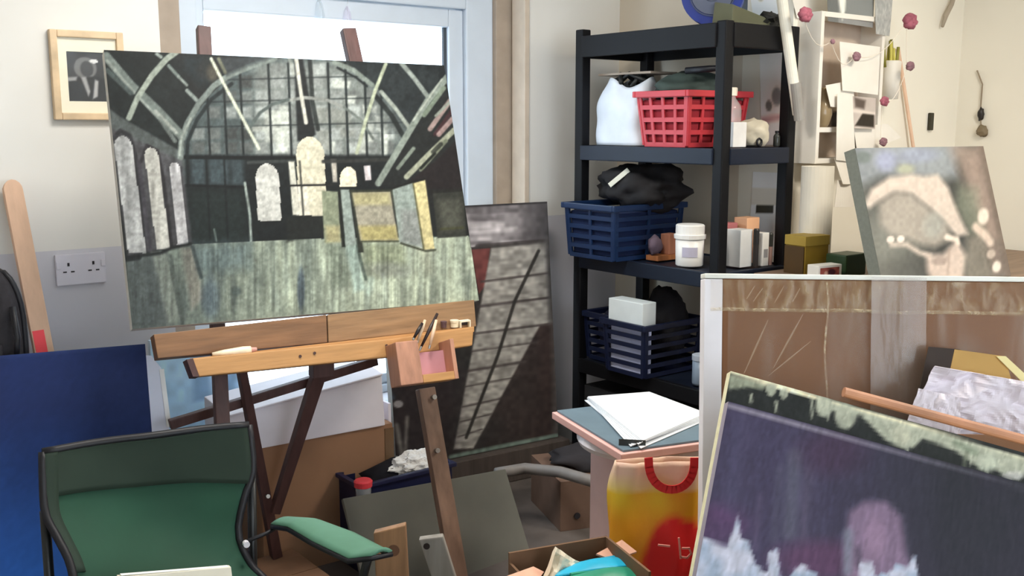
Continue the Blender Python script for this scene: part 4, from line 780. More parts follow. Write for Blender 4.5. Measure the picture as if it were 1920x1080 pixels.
fill('dark_cloth', 'dark cloth inside the far left navy basket', (2.68, 2.79, z+.012), (2.945, 2.925, z+.215), mat('ink_cloth', (24, 26, 44), .9), 'cloth', amp=.15, seed=15)
t = thing('grey_jar', 'small grey jar at the front right of the fourth tier', 'jar', (2.70, 2.35, z)); F = Fr((2.70, 2.36, z)); MB().lathe([(.03, 0), (.032, .01), (.032, .09)], F, 18).build('jar_body', mat('grey_jar_glass', (120, 134, 150), .3), t, smooth=True); MB().lathe([(.034, .09), (.034, .108), (.03, .11)], F, 18).build('lid', mat('pale_lid', (170, 178, 190), .4), t)
# --- lowest tier
z = TZ[4]+.006
carton('black_box', 'black storage box at the left end of the lowest tier', Fr((2.67, 2.66, z)), .33, .29, .26, mat('black_card', (34, 34, 38), .8))
carton('charcoal_box', 'charcoal storage box at the front of the lowest tier', Fr((2.67, 2.30, z)), .33, .31, .22, mat('charcoal_card', (48, 46, 48), .8))

# ================================================================== RIGHT WALL: papers, wall unit, garland
M_PAPER = mat('white_paper', (236, 230, 220), .8, var=.03, gain=1.0)
def pin(name, label, pts, v, m, cat='paper', curl=.006, draw=None, base=(200, 200, 200), th=.0015):
    """a sheet pinned to the breast wall, corners TL TR BR BL"""
    P4 = [atv(x, y, v) for x, y in pts]
    def fn(s, t):
        a = P4[3].lerp(P4[2], s); c = P4[0].lerp(P4[1], s); p = a.lerp(c, t); p.y -= curl*(1-t)*(.4+.6*math.sin(3*s+1)); return p
    if draw:
        r = thing(name, label, cat, P4[3].lerp(P4[2], .5), 'papers and photos on the right wall'); painted('print_face', fn, [(0, 1), (1, 1), (1, 0), (0, 0)], 30, 30, draw, r, paintmat('photo_paper', .35), base=base)
        MB().sheet(lambda s, t: fn(s, t)+Vector((0, .0012, 0)), 6, 6).build('backing_sheet', M_PAPER, r); return r
    return tag(MB().sheet(fn, 8, 10).build(name, m, thick=th), label, cat, 'papers and photos on the right wall')
V = VD-.003
def grey(P): P.put(P.noise(.3, .2, 4)*.6, (116, 120, 120)); P.poly([(.18, 1), (.42, 1), (.36, .3), (.3, .05), (.26, .3)], (232, 230, 220), soft=.02); P.put((P.Y < .15)*.4, (150, 146, 146)); P.put((P.X < .22)*.5, (84, 86, 84))
pin('photo_print', 'large grey photo print with a white wedge shape at the top right of the wall', [(1550, -40), (1640, -36), (1637, 52), (1550, 40)], V-.09, None, 'photo', draw=grey, base=(134, 136, 134))
def speck(P): P.put(P.noise(.12, .1, 5), (196, 196, 190)); P.put(P.noise(.06, .05, 6)*.5, (120, 122, 122))
pin('patterned_sheet', 'speckled grey sheet hanging right of the large grey photo', [(1640, -30), (1676, -28), (1668, 68), (1640, 64)], V-.1, None, 'paper', draw=speck, base=(160, 160, 158))
pin('paper_sheet', 'loose white paper curling out at the lower right of the wall unit', [(1600, 238), (1664, 232), (1690, 258), (1604, 290)], VD-.105, M_PAPER, curl=.01)
pin('white_sheet', 'plain white sheet pinned above the shelf corner', [(1478, -30), (1548, -30), (1549, 40), (1492, 34)], V, M_PAPER)
# wall unit
UX0, UX1, UD = 3.075, 3.47, .10; UZ0, UZ1 = 1.215, 1.742; UVm = 1.325
M_UNIT = mat('white_laminate', (238, 232, 222), .45, var=.02, gain=1.0)
wu = thing('wall_unit', 'small white open wall unit of two compartments hung right of the shelf', 'shelf', ((UX0+UX1)/2, VD, UZ0)); th = .018
for nm, lo, hi in (('side_panel', (UX0, VD-UD, UZ0), (UX0+th, VD, UZ1)), ('side_panel', (UX1-th, VD-UD, UZ0), (UX1, VD, UZ1)), ('top_panel', (UX0+th, VD-UD, UZ1-th), (UX1-th, VD, UZ1)), ('bottom_panel', (UX0+th, VD-UD, UZ0), (UX1-th, VD, UZ0+th)), ('middle_shelf', (UX0+th, VD-UD, UVm), (UX1-th, VD, UVm+th))): MB().box(lo, hi).build(nm, M_UNIT, wu, bevel=.002)
MB().box((UX0+th, VD-.008, UZ0+th), (UX1-th, VD-.001, UZ1-th)).build('back_panel', mat('beige_back', (206, 188, 172), .7, gain=1.0), wu)
def brownpic(P): P.put(P.noise(.2, .2, 7)*.5, (120, 104, 84)); P.poly([(.55, 0), (1, 0), (1, .9), (.5, .7)], (48, 40, 34), soft=.05); P.ell(.3, .6, .16, .3, (112, 96, 74)); P.put((P.Y > .85)*.8, (206, 196, 176))
pin('photo_print', 'brown toned photo leaning inside the white wall unit', [(1536, 200), (1580, 203), (1577, 238), (1534, 236)], VD-.05, None, 'photo', draw=brownpic, base=(190, 172, 148), curl=.002)
def darkpic(P): P.put(P.noise(.3, .2, 8)*.5, (160, 148, 140)); P.poly([(.15, .98), (.6, .9), (.55, .62), (.2, .66)], (88, 76, 70), soft=.05); P.poly([(.2, .08), (.5, .5), (.95, .48), (.95, .05)], (42, 36, 30), soft=.03); P.poly([(0, .5), (1, .46), (1, .54), (0, .6)], (214, 202, 192), soft=.03)
pin('photo_print', 'dark photo card pinned in front of the wall unit beside a red petal', [(1594, 180), (1642, 184), (1641, 242), (1592, 240)], VD-.125, None, 'photo', draw=darkpic, base=(196, 184, 176), curl=.002)
pin('paper_sheet', 'white paper sheet covering the right half of the wall unit', [(1574, 78), (1650, 88), (1646, 178), (1578, 170)], VD-.118, M_PAPER, curl=.004)
pin('paper_sheet', 'small white card tilted before the wall unit middle shelf', [(1548, 160), (1600, 150), (1602, 205), (1556, 200)], VD-.112, M_PAPER, curl=.003)
pin('torn_paper', 'long torn white paper strip hanging across the wall unit', [(1570, 176), (1598, 178), (1604, 305), (1566, 300)], VD-.128, M_PAPER, curl=.004)
pin('torn_paper', 'ragged white paper tail below the wall unit', [(1564, 296), (1604, 292), (1600, 345), (1572, 345)], VD-.122, M_PAPER, curl=.02)
pin('torn_paper', 'white paper flap with curled end left of the grey figure painting', [(1570, 338), (1596, 338), (1600, 388), (1556, 388)], VD-.124, M_PAPER, curl=.02)
pv = atv(1543, 200, VD-.075); F = Fr((pv.x, VD-.075, UVm+th)); t = thing('glass_vase', 'small amber glass bulb vase in the wall unit', 'vase', F.o)
MB().lathe([(.018, 0), (.024, .01), (.034, .045), (.030, .08), (.016, .11), (.014, .135), (.018, .14)], F, 22).build('vase_body', mat('amber_glass', (150, 130, 100), .15, gain=1), t, smooth=True)
# long white roll below, standing on the desk
DZ = .845
pr = atv(1522, 420, 2.17); F = Fr((pr.x, 2.155, DZ)); zr = atv(1522, 312, 2.155).z
t = thing('paper_roll', 'thick white paper roll standing on the desk beside the shelf', 'paper roll', F.o); MB().lathe([(.055, 0), (.056, .01), (.056, zr-DZ), (.05, zr-DZ), (.05, zr-DZ-.05)], F, 28).build('rolled_paper', mat('roll_white', (226, 220, 206), .7, var=.02, gain=1.05), t, smooth=False)
# white tube taped to the shelf post
a, c = atv(1458, -60, 2.215), atv(1496, 214, 2.212); t = thing('poster_tube', 'slanting white poster tube taped to the right shelf post', 'tube', c)
MB().tube([a, c], .0185, 16).build('tube_body', mat('tube_white', (232, 228, 214), .5, gain=1.05), t, smooth=False); a2 = a.lerp(c, .78)+Vector((-.006, -.012, 0)); MB().tube([a2, c+Vector((-.004, -.010, -.02))], .018, 14).build('grey_sleeve', mat('grey_sleeve', (140, 136, 130), .5), t)
# garland of dried flowers
M_PET = mat('dried_pink_petal', (150, 84, 98), .8, var=.3, scale=40); M_PETD = mat('dried_mauve_petal', (132, 98, 106), .8, var=.3, scale=40)
gp = [(1506, 28, .034, 0), (1560, 78, .012, 2), (1604, 106, .022, 1), (1702, 40, .040, 0), (1704, 124, .024, 1), (1656, 190, .024, 0), (1654, 266, .022, 1)]
gl = thing('flower_garland', 'garland of dried pink and mauve flowers strung over the wall unit', 'garland', atv(1604, 270, VD-.15))
GP = [atv(x, y, VD-.145) for x, y, _, _ in gp]
order = [0, 1, 2, 3, 4, 5, 6]; cord = []
for i in range(len(order)-1):
    a, c = GP[order[i]], GP[order[i+1]]
    for k in range(6): q = k/6; cord.append(a.lerp(c, q)+Vector((0, .004, -.05*math.sin(PI*q))))
cord.append(GP[6]); MB().tube(cord, .0012, 5).build('cord', mat('pale_cord', (214, 204, 190), .8), gl)
for i, (x, y, r, k) in enumerate(gp):
    b = MB(); c = GP[i]
    for j in range(6):
        a = j*PI/3+i; d = Vector((math.cos(a), -.55, math.sin(a)*.75)); b.blob(c+d*r*.45, (r*.5, r*.4, r*.42), .3, i*7+j, sub=2)
    b.blob(c+Vector((0, -r*.3, 0)), (r*.45, r*.4, r*.4), .3, i, sub=2); b.build('flower', M_PETD if k else M_PET, gl, smooth=True)
# bunch of green stems in a pale wrap, and the cane
t = thing('stem_bunch', 'bunch of yellow green cut stems in a pale paper wrap hanging on the wall', 'stems', atv(1668, 190, VD-.05))
for k in range(9):
    x = 1652+k*3.6; a = atv(x, 126, VD-.05-.008*(k % 3)); e = atv(x+random.uniform(-4, 5), 86+random.uniform(-14, 6), VD-.05-.008*(k % 3)); MB().tube([a, e], .006, 7).build('stem', mat('stem_green%d' % (k % 2), ((128, 124, 52), (186, 176, 84))[k % 2], .6), t, smooth=True)
MB().lathe([(.030, 0), (.034, .08), (.036, .14), (.028, .145)], Fr(atv(1668, 186, VD-.06)), 18).build('paper_wrap', M_PAPER, t, smooth=True)
a, c = atv(1684, 90, VD-.012), atv(1716, 300, VD-.03); tag(MB().tube([a, c, c+(c-a)*.9], .007, 8).build('bamboo_cane', mat('cane_pink_beige', (206, 172, 146), .5), smooth=True), 'thin pinkish cane leaning on the wall behind the grey figure painting', 'cane')
a = atv(1745, 228, VD-.007); tag(MB().box((a.x-.014, VD-.014, a.z-.036), (a.x+.014, VD-.001, a.z+.036)).build('black_switch', mat('black_olive_plastic', (50, 48, 36), .5), bevel=.004), 'small black oblong holder fixed on the bare wall near the corner', 'holder')
# things hanging in the right corner
a0 = [atv(1796, -30, VD-.02), atv(1784, 8, VD-.02), atv(1774, 28, VD-.02), atv(1767, 50, VD-.02)]; tag(MB().tube(a0, [.008, .010, .010, .006], 8).build('hanging_strap', mat('grey_brown_strap', (150, 138, 122), .7), smooth=True), 'grey strap hanging at the top right corner', 'strap')
t = thing('hanging_charm', 'thin cord with a small black charm hanging on the right wall', 'charm', atu(1841, 245, UC-.012))
MB().tube([atu(1832, 132, UC-.01), atu(1842, 158, UC-.01), atu(1838, 210, UC-.01), atu(1840, 250, UC-.01)], .003, 6).build('cord', mat('cord_brown', (130, 116, 98), .7), t); MB().blob(atu(1839, 214, UC-.012), (.012, .012, .026), .3, 2).build('bead', mat('bead_black', (34, 30, 28), .4), t, smooth=True); MB().blob(atu(1842, 246, UC-.012), (.02, .02, .022), .5, 5).build('bead', mat('bead_olive', (112, 98, 76), .6), t, smooth=True)
# papers on the alcove wall seen through the shelf
for lb_, pts in (('long white paper sheet on the alcove wall behind the second tier', [(1424, 96), (1470, 96), (1470, 272), (1428, 272)]), ('cream sheet on the alcove wall above the shelf top', [(1402, -40), (1470, -40), (1470, 36), (1412, 30)]), ('white printed page on the alcove wall behind the third tier', [(1412, 322), (1462, 324), (1458, 480), (1402, 480)])):
    P4 = [atu(x, y, UB-.003) for x, y in pts]; r = thing('pinned_page', lb_, 'paper', P4[3], 'pages on the alcove wall'); i0 = 'third' in lb_
    def pg(P, i0=i0, top='above' in lb_):
        if top: P.ell(.3, .5, .1, .1, (150, 140, 120), .6, .5)
        elif i0: P.put((P.Y > .5)*(P.Y < .62)*(P.X > .2)*(P.X < .8)*1., (66, 62, 50)); P.put((P.Y > .62)*(P.Y < .82)*.3, (150, 140, 120))
        else: P.ell(.7, .52, .22, .10, (110, 116, 122), .8, .4); P.ell(.35, .42, .14, .06, (96, 100, 100), .8, .4); P.poly([(0, .22), (1, .28), (1, .34), (0, .3)], (176, 120, 126), .7, .03)
    painted('page_face', lambda s, q: P4[3].lerp(P4[2], s).lerp(P4[0].lerp(P4[1], s), q), [(0, 1), (1, 1), (1, 0), (0, 0)], 24, 40, pg, r, paintmat('photo_paper', .35), base=(250, 247, 240))

# ================================================================== DESK AND THE GREY FIGURE PAINTING
dk = thing('desk', 'work desk against the right wall, hidden behind the wrapped package', 'desk', (3.45, 1.9, 0)); M_DK = wood('desk_top_brown', (120, 100, 84), stretch=(1.5, 12, 22))
MB().box((2.80, 1.62, DZ-.03), (4.17, 2.225, DZ)).build('desk_top', M_DK, dk, bevel=.004)
for x, y in ((2.84, 1.66), (4.13, 1.66), (2.84, 2.19), (4.13, 2.19)): MB().box((x-.025, y-.025, 0), (x+.025, y+.025, DZ-.03)).build('leg', M_DK, dk, bevel=.003)
ftl = atY(1603, 278, 3.2); lean = rad(18); hgt = (ftl.z-DZ-.002)/math.cos(lean); FS = Fr((ftl.x, ftl.y, ftl.z), rad(-8), lean); FS.o = FS.p(0, 0, -hgt)
def figure(P):
    X, Y = P.X, P.Y; P.put(P.noise(50, 40, 1)*.6, (150, 152, 142)); P.put(np.clip((1750-X)/150, 0, 1)*np.clip((Y-320)/100, 0, 1)*.5, (168, 168, 156))
    P.poly([(1590, 270), (1790, 270), (1790, 330), (1650, 322), (1600, 340)], (144, 150, 156), .7, 10); P.ell(1655, 298, 18, 16, (148, 152, 182), .6, .8); P.ell(1712, 290, 40, 12, (138, 144, 168), .5, .8); P.ell(1616, 292, 13, 9, (96, 104, 100), .7, .6); P.ell(1690, 312, 16, 8, (168, 168, 138), .6, .8)
    P.poly([(1770, 270), (1845, 270), (1910, 520), (1870, 520), (1830, 400)], (134, 118, 108), .75, 12); P.poly([(1800, 290), (1830, 290), (1880, 440), (1850, 430)], (158, 138, 126), .5, 10); P.line([(1840, 275), (1880, 400), (1912, 520)], 16, (112, 98, 88), .8, 6)
    P.poly([(1790, 340), (1830, 350), (1850, 440), (1815, 430), (1785, 380)], (124, 128, 112), .7, 12)
    P.poly([(1613, 370), (1628, 342), (1660, 324), (1700, 320), (1725, 325), (1750, 322), (1772, 345), (1785, 375), (1800, 405), (1815, 430), (1790, 432), (1760, 400), (1735, 378), (1700, 352), (1668, 348), (1640, 362), (1625, 372)], (184, 171, 160), 1, 5)
    P.poly([(1640, 366), (1668, 348), (1700, 352), (1738, 382), (1772, 412), (1778, 436), (1745, 448), (1715, 440), (1690, 428), (1660, 420), (1642, 400)], (156, 148, 138), .9, 8); P.ell(1742, 410, 20, 22, (146, 148, 142), .6, .8)
    P.ell(1660, 427, 7, 6, (216, 200, 190), 1, .5); P.ell(1679, 428, 7, 6, (216, 200, 190), 1, .5); P.line([(1662, 436), (1690, 438), (1715, 455), (1735, 462)], 8, (190, 176, 164), .9, 4); P.line([(1770, 432), (1790, 438), (1792, 446)], 10, (224, 208, 194), .9, 3); P.poly([(1728, 460), (1762, 462), (1790, 440), (1812, 470), (1806, 520), (1745, 520), (1730, 490)], (196, 178, 166), .9, 7); P.ell(1756, 474, 16, 8, (136, 122, 114), .7, .6); P.line([(1775, 455), (1772, 500)], 5, (146, 130, 120), .6, 3)
    P.poly([(1812, 440), (1850, 420), (1870, 520), (1808, 520)], (124, 118, 108), .85, 10)
    P.ell(1846, 400, 12, 15, (206, 192, 178), 1, .5); P.line([(1830, 418), (1852, 436), (1864, 450)], 15, (194, 176, 162), .95, 4); P.ell(1866, 472, 10, 9, (176, 162, 150), .9, .5); P.ell(1880, 498, 10, 11, (206, 194, 182), 1, .5); P.grain(6, 6, .05, 5)
canvas('figure_painting', 'grey painting of a pale curled figure leaning on the right wall above the package', FS, .63, hgt, [(1603, 278), (1842, 276), (1915, 520), (1645, 515)], figure, 130, 80, depth=.045, edge=(112, 114, 104), gain=1.2)
FSb = Fr(FS.p(.27, .05, 0), rad(-8)); FSb.o.z = DZ; tag(MB().box((0, .118, 0), (.30, .24, .33), FSb).build('storage_box', mat('grey_foam_board', (120, 118, 112), .8), bevel=.004), 'plain grey box packed behind the grey figure painting', 'box')
# yellow box, picture box, green box
p = atz(1508, 516, DZ); F = Fr((p.x, p.y, DZ), rad(-6)); t = thing('yellow_box', 'mustard yellow box with a dark left side on the desk', 'box', F.o)
hb = .128; MB().box((0, 0, 0), (.115, .09, hb), F).build('box_body', mat('mustard_card', (150, 120, 38), .6, var=.1, gain=1), t, bevel=.003); MB().box((-.003, -.002, hb-.03), (.118, .092, hb+.004), F).build('lid', mat('mustard_lid', (172, 144, 60), .6, gain=1), t, bevel=.002); MB().box((-.006, .002, .0), (-.0035, .088, hb-.032), F).build('side_label', mat('dark_brown_side', (72, 52, 24), .7), t, label='dark brown side panel')
p = atz(1519, 524, DZ+.002); F = Fr((p.x+.0, p.y-.03, DZ), rad(-10)); t = thing('picture_box', 'small white rimmed box with a red picture before the yellow box', 'box', F.o)
MB().box((0, 0, 0), (.105, .05, .05), F).build('box_body', M_PAPER, t, bevel=.002)
def redpic(P): P.put(P.noise(.25, .3, 3), (120, 60, 54)); P.ell(.6, .55, .2, .3, (70, 36, 44)); P.ell(.3, .5, .1, .2, (214, 170, 150))
painted('picture_face', lambda s, q: F.p(.008+.085*s, -.001, .006+.036*q), [(0, 1), (1, 1), (1, 0), (0, 0)], 20, 10, redpic, t, paintmat('photo_paper', .35), base=(176, 96, 84))
p = atz(1588, 520, DZ); tag(MB().box((p.x-.01, p.y+.0, DZ), (p.x+.11, p.y+.08, DZ+.075)).build('green_box', mat('dark_green_tin', (42, 62, 38), .4), bevel=.006), 'dark green tin on the desk left of the grey figure painting', 'tin')
#PART5
# ================================================================== WRAPPED PACKAGE
FPK = Fr((1.466, 1.266, .465), rad(-42.5), rad(9.6)); kk = .465/math.cos(rad(9.6)); FPK.o = FPK.p(0, 0, -kk); PW, PH, PD = .95, .598+kk, .07
pk = thing('wrapped_package', 'big flat cardboard package wrapped in clear plastic at the right', 'package', FPK.p(PW/2, 0, 0))
MB().box((.037, .004, .0), (PW-.012, PD-.004, PH-.006), FPK).build('cardboard', mat('package_cardboard', (128, 88, 60), .8, var=.08, scale=3, gain=1.1), pk, bevel=.003)
M_FOAM = mat('white_foam_edge', (222, 218, 222), .5, var=.04); e = .035
b = MB().box((0, -.0035, 0), (.036, PD, PH-.007), FPK); b.build('edge_wrap', M_FOAM, pk, bevel=.002)
MB().box((0, -.004, PH-.006), (PW, PD, PH+.004), FPK).build('top_edge_wrap', mat('white_top_edge', (240, 236, 224), .4, gain=1.1), pk, bevel=.002)
M_FILM = film('clear_wrap', (225, 218, 206), .05, streak=.22, scale=(4, 4, .6)); M_FILM2 = film('folded_wrap', (222, 200, 160), .10, streak=.35, scale=(14, 14, 5)); M_TAPE = film('clear_tape', (188, 174, 164), .32, streak=.12, scale=(8, 8, 1))
def wav(a, c, b0, amp): return FPK.p(a, b0-amp*(mnoise.noise(Vector((a*14, c*5, 1)))+.5), c)
MB().sheet(lambda s, t: wav(.047+(PW-.05)*s, t*(PH-.07), -.004, .003), 40, 40).build('wrap_film', M_FILM, pk, smooth=True)
hf = .062; MB().sheet(lambda s, t: FPK.p(.012+(PW-.014)*s, -.006-.006*abs(mnoise.noise(Vector((s*30, t*3, 4)))), PH-.008-hf*t), 90, 6).build('folded_band', M_FILM2, pk, smooth=True)
MB().sheet(lambda s, t: FPK.p(.012+(PW-.014)*s, -.009-.003*math.sin(t*PI), PH-hf-.002-.007*t-.004*mnoise.noise(Vector((s*9, 0, 2)))), 60, 2).build('fold_crease', film('crease_wrap', (236, 216, 178), .12, streak=.5, scale=(20, 20, 20)), pk, smooth=True)
l0, l1 = FPK.loc(FPK.at(1632, 560, -.012))[0], FPK.loc(FPK.at(1735, 560, -.012))[0]
MB().sheet(lambda s, t: FPK.p(l0+(l1-l0)*s, -.019-.002*mnoise.noise(Vector((s*3, t*6, 7))), PH-.55*t), 8, 24).build('tape_strip', M_TAPE, pk, smooth=True)
l2 = FPK.loc(FPK.at(1548, 600, -.012))[0]; MB().sheet(lambda s, t: FPK.p(l2+.004*s+.003*math.sin(t*9), -.011, PH-.01-.26*t), 1, 8).build('wrap_crease', film('crease_wrap', (236, 216, 178), .3), pk)

for k, (a0, a1) in enumerate((((1440, 600), (1395, 700)), ((1505, 590), (1450, 690)), ((1520, 640), (1440, 705)), ((1430, 540), (1412, 566)), ((1470, 536), (1452, 568)), ((1500, 540), (1486, 566)), ((1415, 536), (1400, 560)))):
    P0, P1 = FPK.loc(FPK.at(*a0, -.0135)), FPK.loc(FPK.at(*a1, -.0135)); w = .004 if k < 3 else .003
    MB().sheet(lambda s, t: FPK.p(P0[0]+(P1[0]-P0[0])*t+(s-.5)*w*math.sin(PI*(.1+.8*t)), -.0138-.001*k*.2, P0[2]+(P1[2]-P0[2])*t), 1, 6).build('wrap_crease', film('faint_crease', (238, 216, 180), .22), pk)

# ================================================================== FOREGROUND CANVASES, RIGHT
FP2 = Fr((1.113, .971, .673), rad(-30.2), rad(25.8), rad(-17.6)); PWd = .64; ht = .279
ext = .572; FP2.o = FP2.p(0, 0, -ext)
def purple(P):
    X, Y = P.X, P.Y; t = np.clip((X-1480)/300, 0, 1); P.put(t, (40, 40, 46)); P.put(P.noise(24, 160, 1)*.5*(1-t), (56, 50, 72)); P.put(P.noise(60, 90, 2)*.35, (52, 46, 62))
    for x, w, y0, y1, c, o in ((1490, 26, 855, 1000, (88, 88, 102), .7), (1462, 14, 880, 1010, (80, 78, 94), .5), (1515, 18, 880, 1010, (84, 76, 94), .5), (1380, 16, 800, 960, (74, 70, 96), .5), (1425, 10, 930, 1030, (92, 78, 104), .5)): P.line([(x, y0), (x-10, y1)], w, c, o, 7)
    P.ell(1560, 850, 60, 40, (66, 46, 66), .6, .9); P.ell(1340, 985, 60, 40, (84, 58, 90), .6, .9); P.ell(1540, 1050, 90, 36, (92, 58, 86), .7, .8); P.line([(1340, 960), (1385, 985)], 24, (92, 64, 100), .5, 10)
    P.poly([(1592, 960), (1620, 940), (1660, 940), (1690, 970), (1700, 1040), (1715, 1090), (1585, 1090), (1585, 1010)], (128, 106, 128), .9, 8); P.line([(1590, 1000), (1588, 1070)], 18, (120, 126, 138), .7, 6); P.ell(1640, 1010, 20, 40, (142, 116, 138), .7, .7); P.line([(1608, 1030), (1610, 1060)], 12, (70, 62, 76), .7, 4)
    mt = [(1300, 1000), (1330, 1014), (1362, 1025), (1376, 990), (1384, 965), (1388, 1008), (1404, 1018), (1415, 1058), (1440, 1078), (1440, 1034), (1458, 1030), (1462, 1088), (1480, 1082), (1492, 1064), (1504, 1058), (1530, 1078), (1560, 1098), (1610, 1085), (1612, 1052), (1636, 1056), (1640, 1080), (1670, 1072), (1680, 1058), (1700, 1066), (1714, 1038), (1722, 1090), (1740, 1130), (1900, 1160), (1900, 1500), (1200, 1500)]
    P.poly(mt, (186, 186, 200), 1, 2); P.put(P.inside(mt)*np.clip(P.noise(30, 18, 5)*1.4-.5, 0, 1), (142, 156, 176)); P.line([(1340, 1060), (1330, 1180)], 30, (130, 146, 166), .7, 10)
    P.line([(1345, 755), (1920, 918)], 5, (146, 138, 150), .8, 1.5); P.grain(3, 30, .08, 4); P.grain(5, 5, .05, 6)
# sketch corners of the lengthened canvas
def px(p):
    d = p-EYE; z = d.dot(_f); return (960+FPX*d.dot(_r)/z, 540-FPX*d.dot(_u)/z)
def sketch(F, w, h): return [tuple(round(v, 1) for v in px(F.p(a, 0, c))) for a, c in ((0, h), (w, h), (w, 0), (0, 0))]
HP = ht+ext
canvas('purple_painting', 'dark purple painting with white peaks along the bottom, front of the stack at the right', FP2, PWd, HP, sketch(FP2, PWd, HP), lambda P: (P.put(np.ones(P.X.shape), (70, 64, 88)), purple(P)), 150, 130, depth=.02, edge=(150, 142, 156), gain=1.15)
FBk = Fr(FP2.p(.0, .055, .0)); FBk.x, FBk.y, FBk.z = FP2.x, FP2.y, FP2.z
tb = FBk.loc(FBk.at(1370, 696, 0)); FBk.o = FBk.p(tb[0], 0, 0); lift = (.004-min(FBk.p(PWd+.02, d, 0).z for d in (0, .02)))/FBk.z.z; FBk.o = FBk.p(0, 0, lift); BH = tb[2]-lift
def drips(P):
    X, Y = P.X, P.Y; P.put(P.noise(20, 30, 1)*.5, (26, 28, 28)); g = (166, 168, 148)
    P.line([(1362, 694), (1930, 866)], 9, (232, 222, 186), 1, 1.5)
    P.poly([(1365, 702), (1440, 724), (1430, 730), (1400, 726), (1366, 730)], (160, 164, 140), .8, 3)
    for x, y, r in ((1446, 730, 10), (1470, 738, 8), (1545, 762, 16), (1585, 780, 20)): P.ell(x, y, r, r*1.2, g, .9, .3)
    P.poly([(1530, 745), (1640, 778), (1760, 812), (1930, 862), (1930, 890), (1880, 890), (1860, 875), (1840, 880), (1790, 845), (1730, 822), (1712, 840), (1690, 840), (1660, 825), (1615, 780), (1560, 770), (1535, 765)], g, .95, 3)
    for x, y, h in ((1408, 755, 14), (1455, 770, 18), (1522, 782, 34), (1552, 785, 20), (1592, 800, 26), (1700, 850, 20), (1850, 885, 30), (1820, 870, 20)): P.line([(x, y-h), (x, y)], 5, g, .8, 1.5)
    P.ell(1852, 868, 20, 16, (176, 180, 160), .8, .5); P.ell(1690, 815, 18, 20, (182, 180, 156), .6, .6); P.line([(1812, 850), (1806, 880)], 8, (96, 100, 84), .7, 3); P.line([(1790, 830), (1830, 850)], 10, (92, 106, 86), .6, 4); P.ell(1900, 892, 20, 8, (190, 188, 180), .8, .4); P.grain(4, 8, .12, 3)
canvas('drip_painting', 'black painting with pale sage drips along its top, behind the purple painting', FBk, PWd+.02, BH, sketch(FBk, PWd+.02, BH), lambda P: (P.put(np.ones(P.X.shape), (38, 40, 38)), drips(P)), 190, 170, depth=.02, edge=(226, 214, 180), gain=1.2)
# low stand under the two leaning paintings
lowc = min([FP2.p(PWd, d, 0) for d in (0, .02)]+[FBk.p(PWd+.02, d, 0) for d in (0, .02)]+[FP2.p(0, 0, 0)], key=lambda v: v.z)
# ---- open carton of crumpled tissue between package and canvases
ct = atY(1835, 700, 1.80); FCt = Fr(ct, rad(-42.5), rad(9.6)); FCt.o = FCt.p(-.12, 0, -ct.z/math.cos(rad(9.6))+.016)
zt = FCt.loc(FCt.at(1830, 815, 0))[2]+.03; cb_ = thing('open_carton', 'tall open carton with a raised yellowish flap between package and canvases', 'box', FCt.p(.11, .07, 0)); M_YC = mat('yellowish_cardboard', (178, 142, 84), .85, var=.12, scale=6); w_, d_ = .31, .085; e = .005
MB().box((0, 0, 0), (w_, e, zt-.03), FCt).box((0, d_-e, 0), (w_, d_, zt-.03), FCt).box((0, e, 0), (e, d_-e, zt-.03), FCt).box((w_-e, e, 0), (w_, d_-e, zt-.03), FCt).box((e, e, 0), (w_-e, d_-e, e), FCt).build('carton_body', M_CARD, cb_)
Q = [FCt.at(*p, d_-.002) for p in ((1750, 840), (1940, 870), (1884, 668), (1790, 655))]
MB().hexa([Q[0], Q[1], Q[1]+FCt.y*.005, Q[0]+FCt.y*.005, Q[3], Q[2], Q[2]+FCt.y*.005, Q[3]+FCt.y*.005]).build('flap', M_YC, cb_)
Q = [FCt.at(*p, d_-.006) for p in ((1868, 668), (1886, 668), (1960, 736), (1945, 744))]; MB().hexa([Q[0], Q[1], Q[1]+FCt.y*.003, Q[0]+FCt.y*.003, Q[3], Q[2], Q[2]+FCt.y*.003, Q[3]+FCt.y*.003]).build('flap_edge', mat('pale_card_edge', (222, 206, 150), .7), cb_)
Q = [FCt.at(*p, d_-.001) for p in ((1700, 840), (1800, 850), (1800, 655), (1742, 650))]; MB().hexa([Q[0], Q[1], Q[1]+FCt.y*.004, Q[0]+FCt.y*.004, Q[3], Q[2], Q[2]+FCt.y*.004, Q[3]+FCt.y*.004]).build('flap', mat('dark_inner_card', (60, 52, 48), .9), cb_)
tis = thing('tissue_paper', 'crumpled white and lilac tissue paper filling the open carton', 'paper', FCt.p(.12, .04, zt-.12))
M_TIS = mat('lilac_white_tissue', (214, 206, 214), .85, var=.06, scale=12, gain=1.15)
TC = [FCt.at(*p, .03) for p in ((1752, 686), (1960, 722), (1960, 880), (1700, 800))]
def tsh(s, t):
    p = TC[3].lerp(TC[2], s).lerp(TC[0].lerp(TC[1], s), t); n = mnoise.noise(Vector((s*4.2, t*3.1, 3)))+.5*abs(mnoise.noise(Vector((s*9, t*8, 9)))); return p + FCt.y*(n*.022)
MB().sheet(tsh, 50, 40).build('tissue_sheet', M_TIS, tis, thick=.001)
TC2 = [FCt.at(*p, .008) for p in ((1722, 728), (1800, 745), (1800, 860), (1690, 820))]
MB().sheet(lambda s, t: TC2[3].lerp(TC2[2], s).lerp(TC2[0].lerp(TC2[1], s), t)-FCt.y*(.012*abs(mnoise.noise(Vector((s*5, t*4, 12))))), 24, 20).build('tissue_sheet', M_TIS, tis, thick=.001)
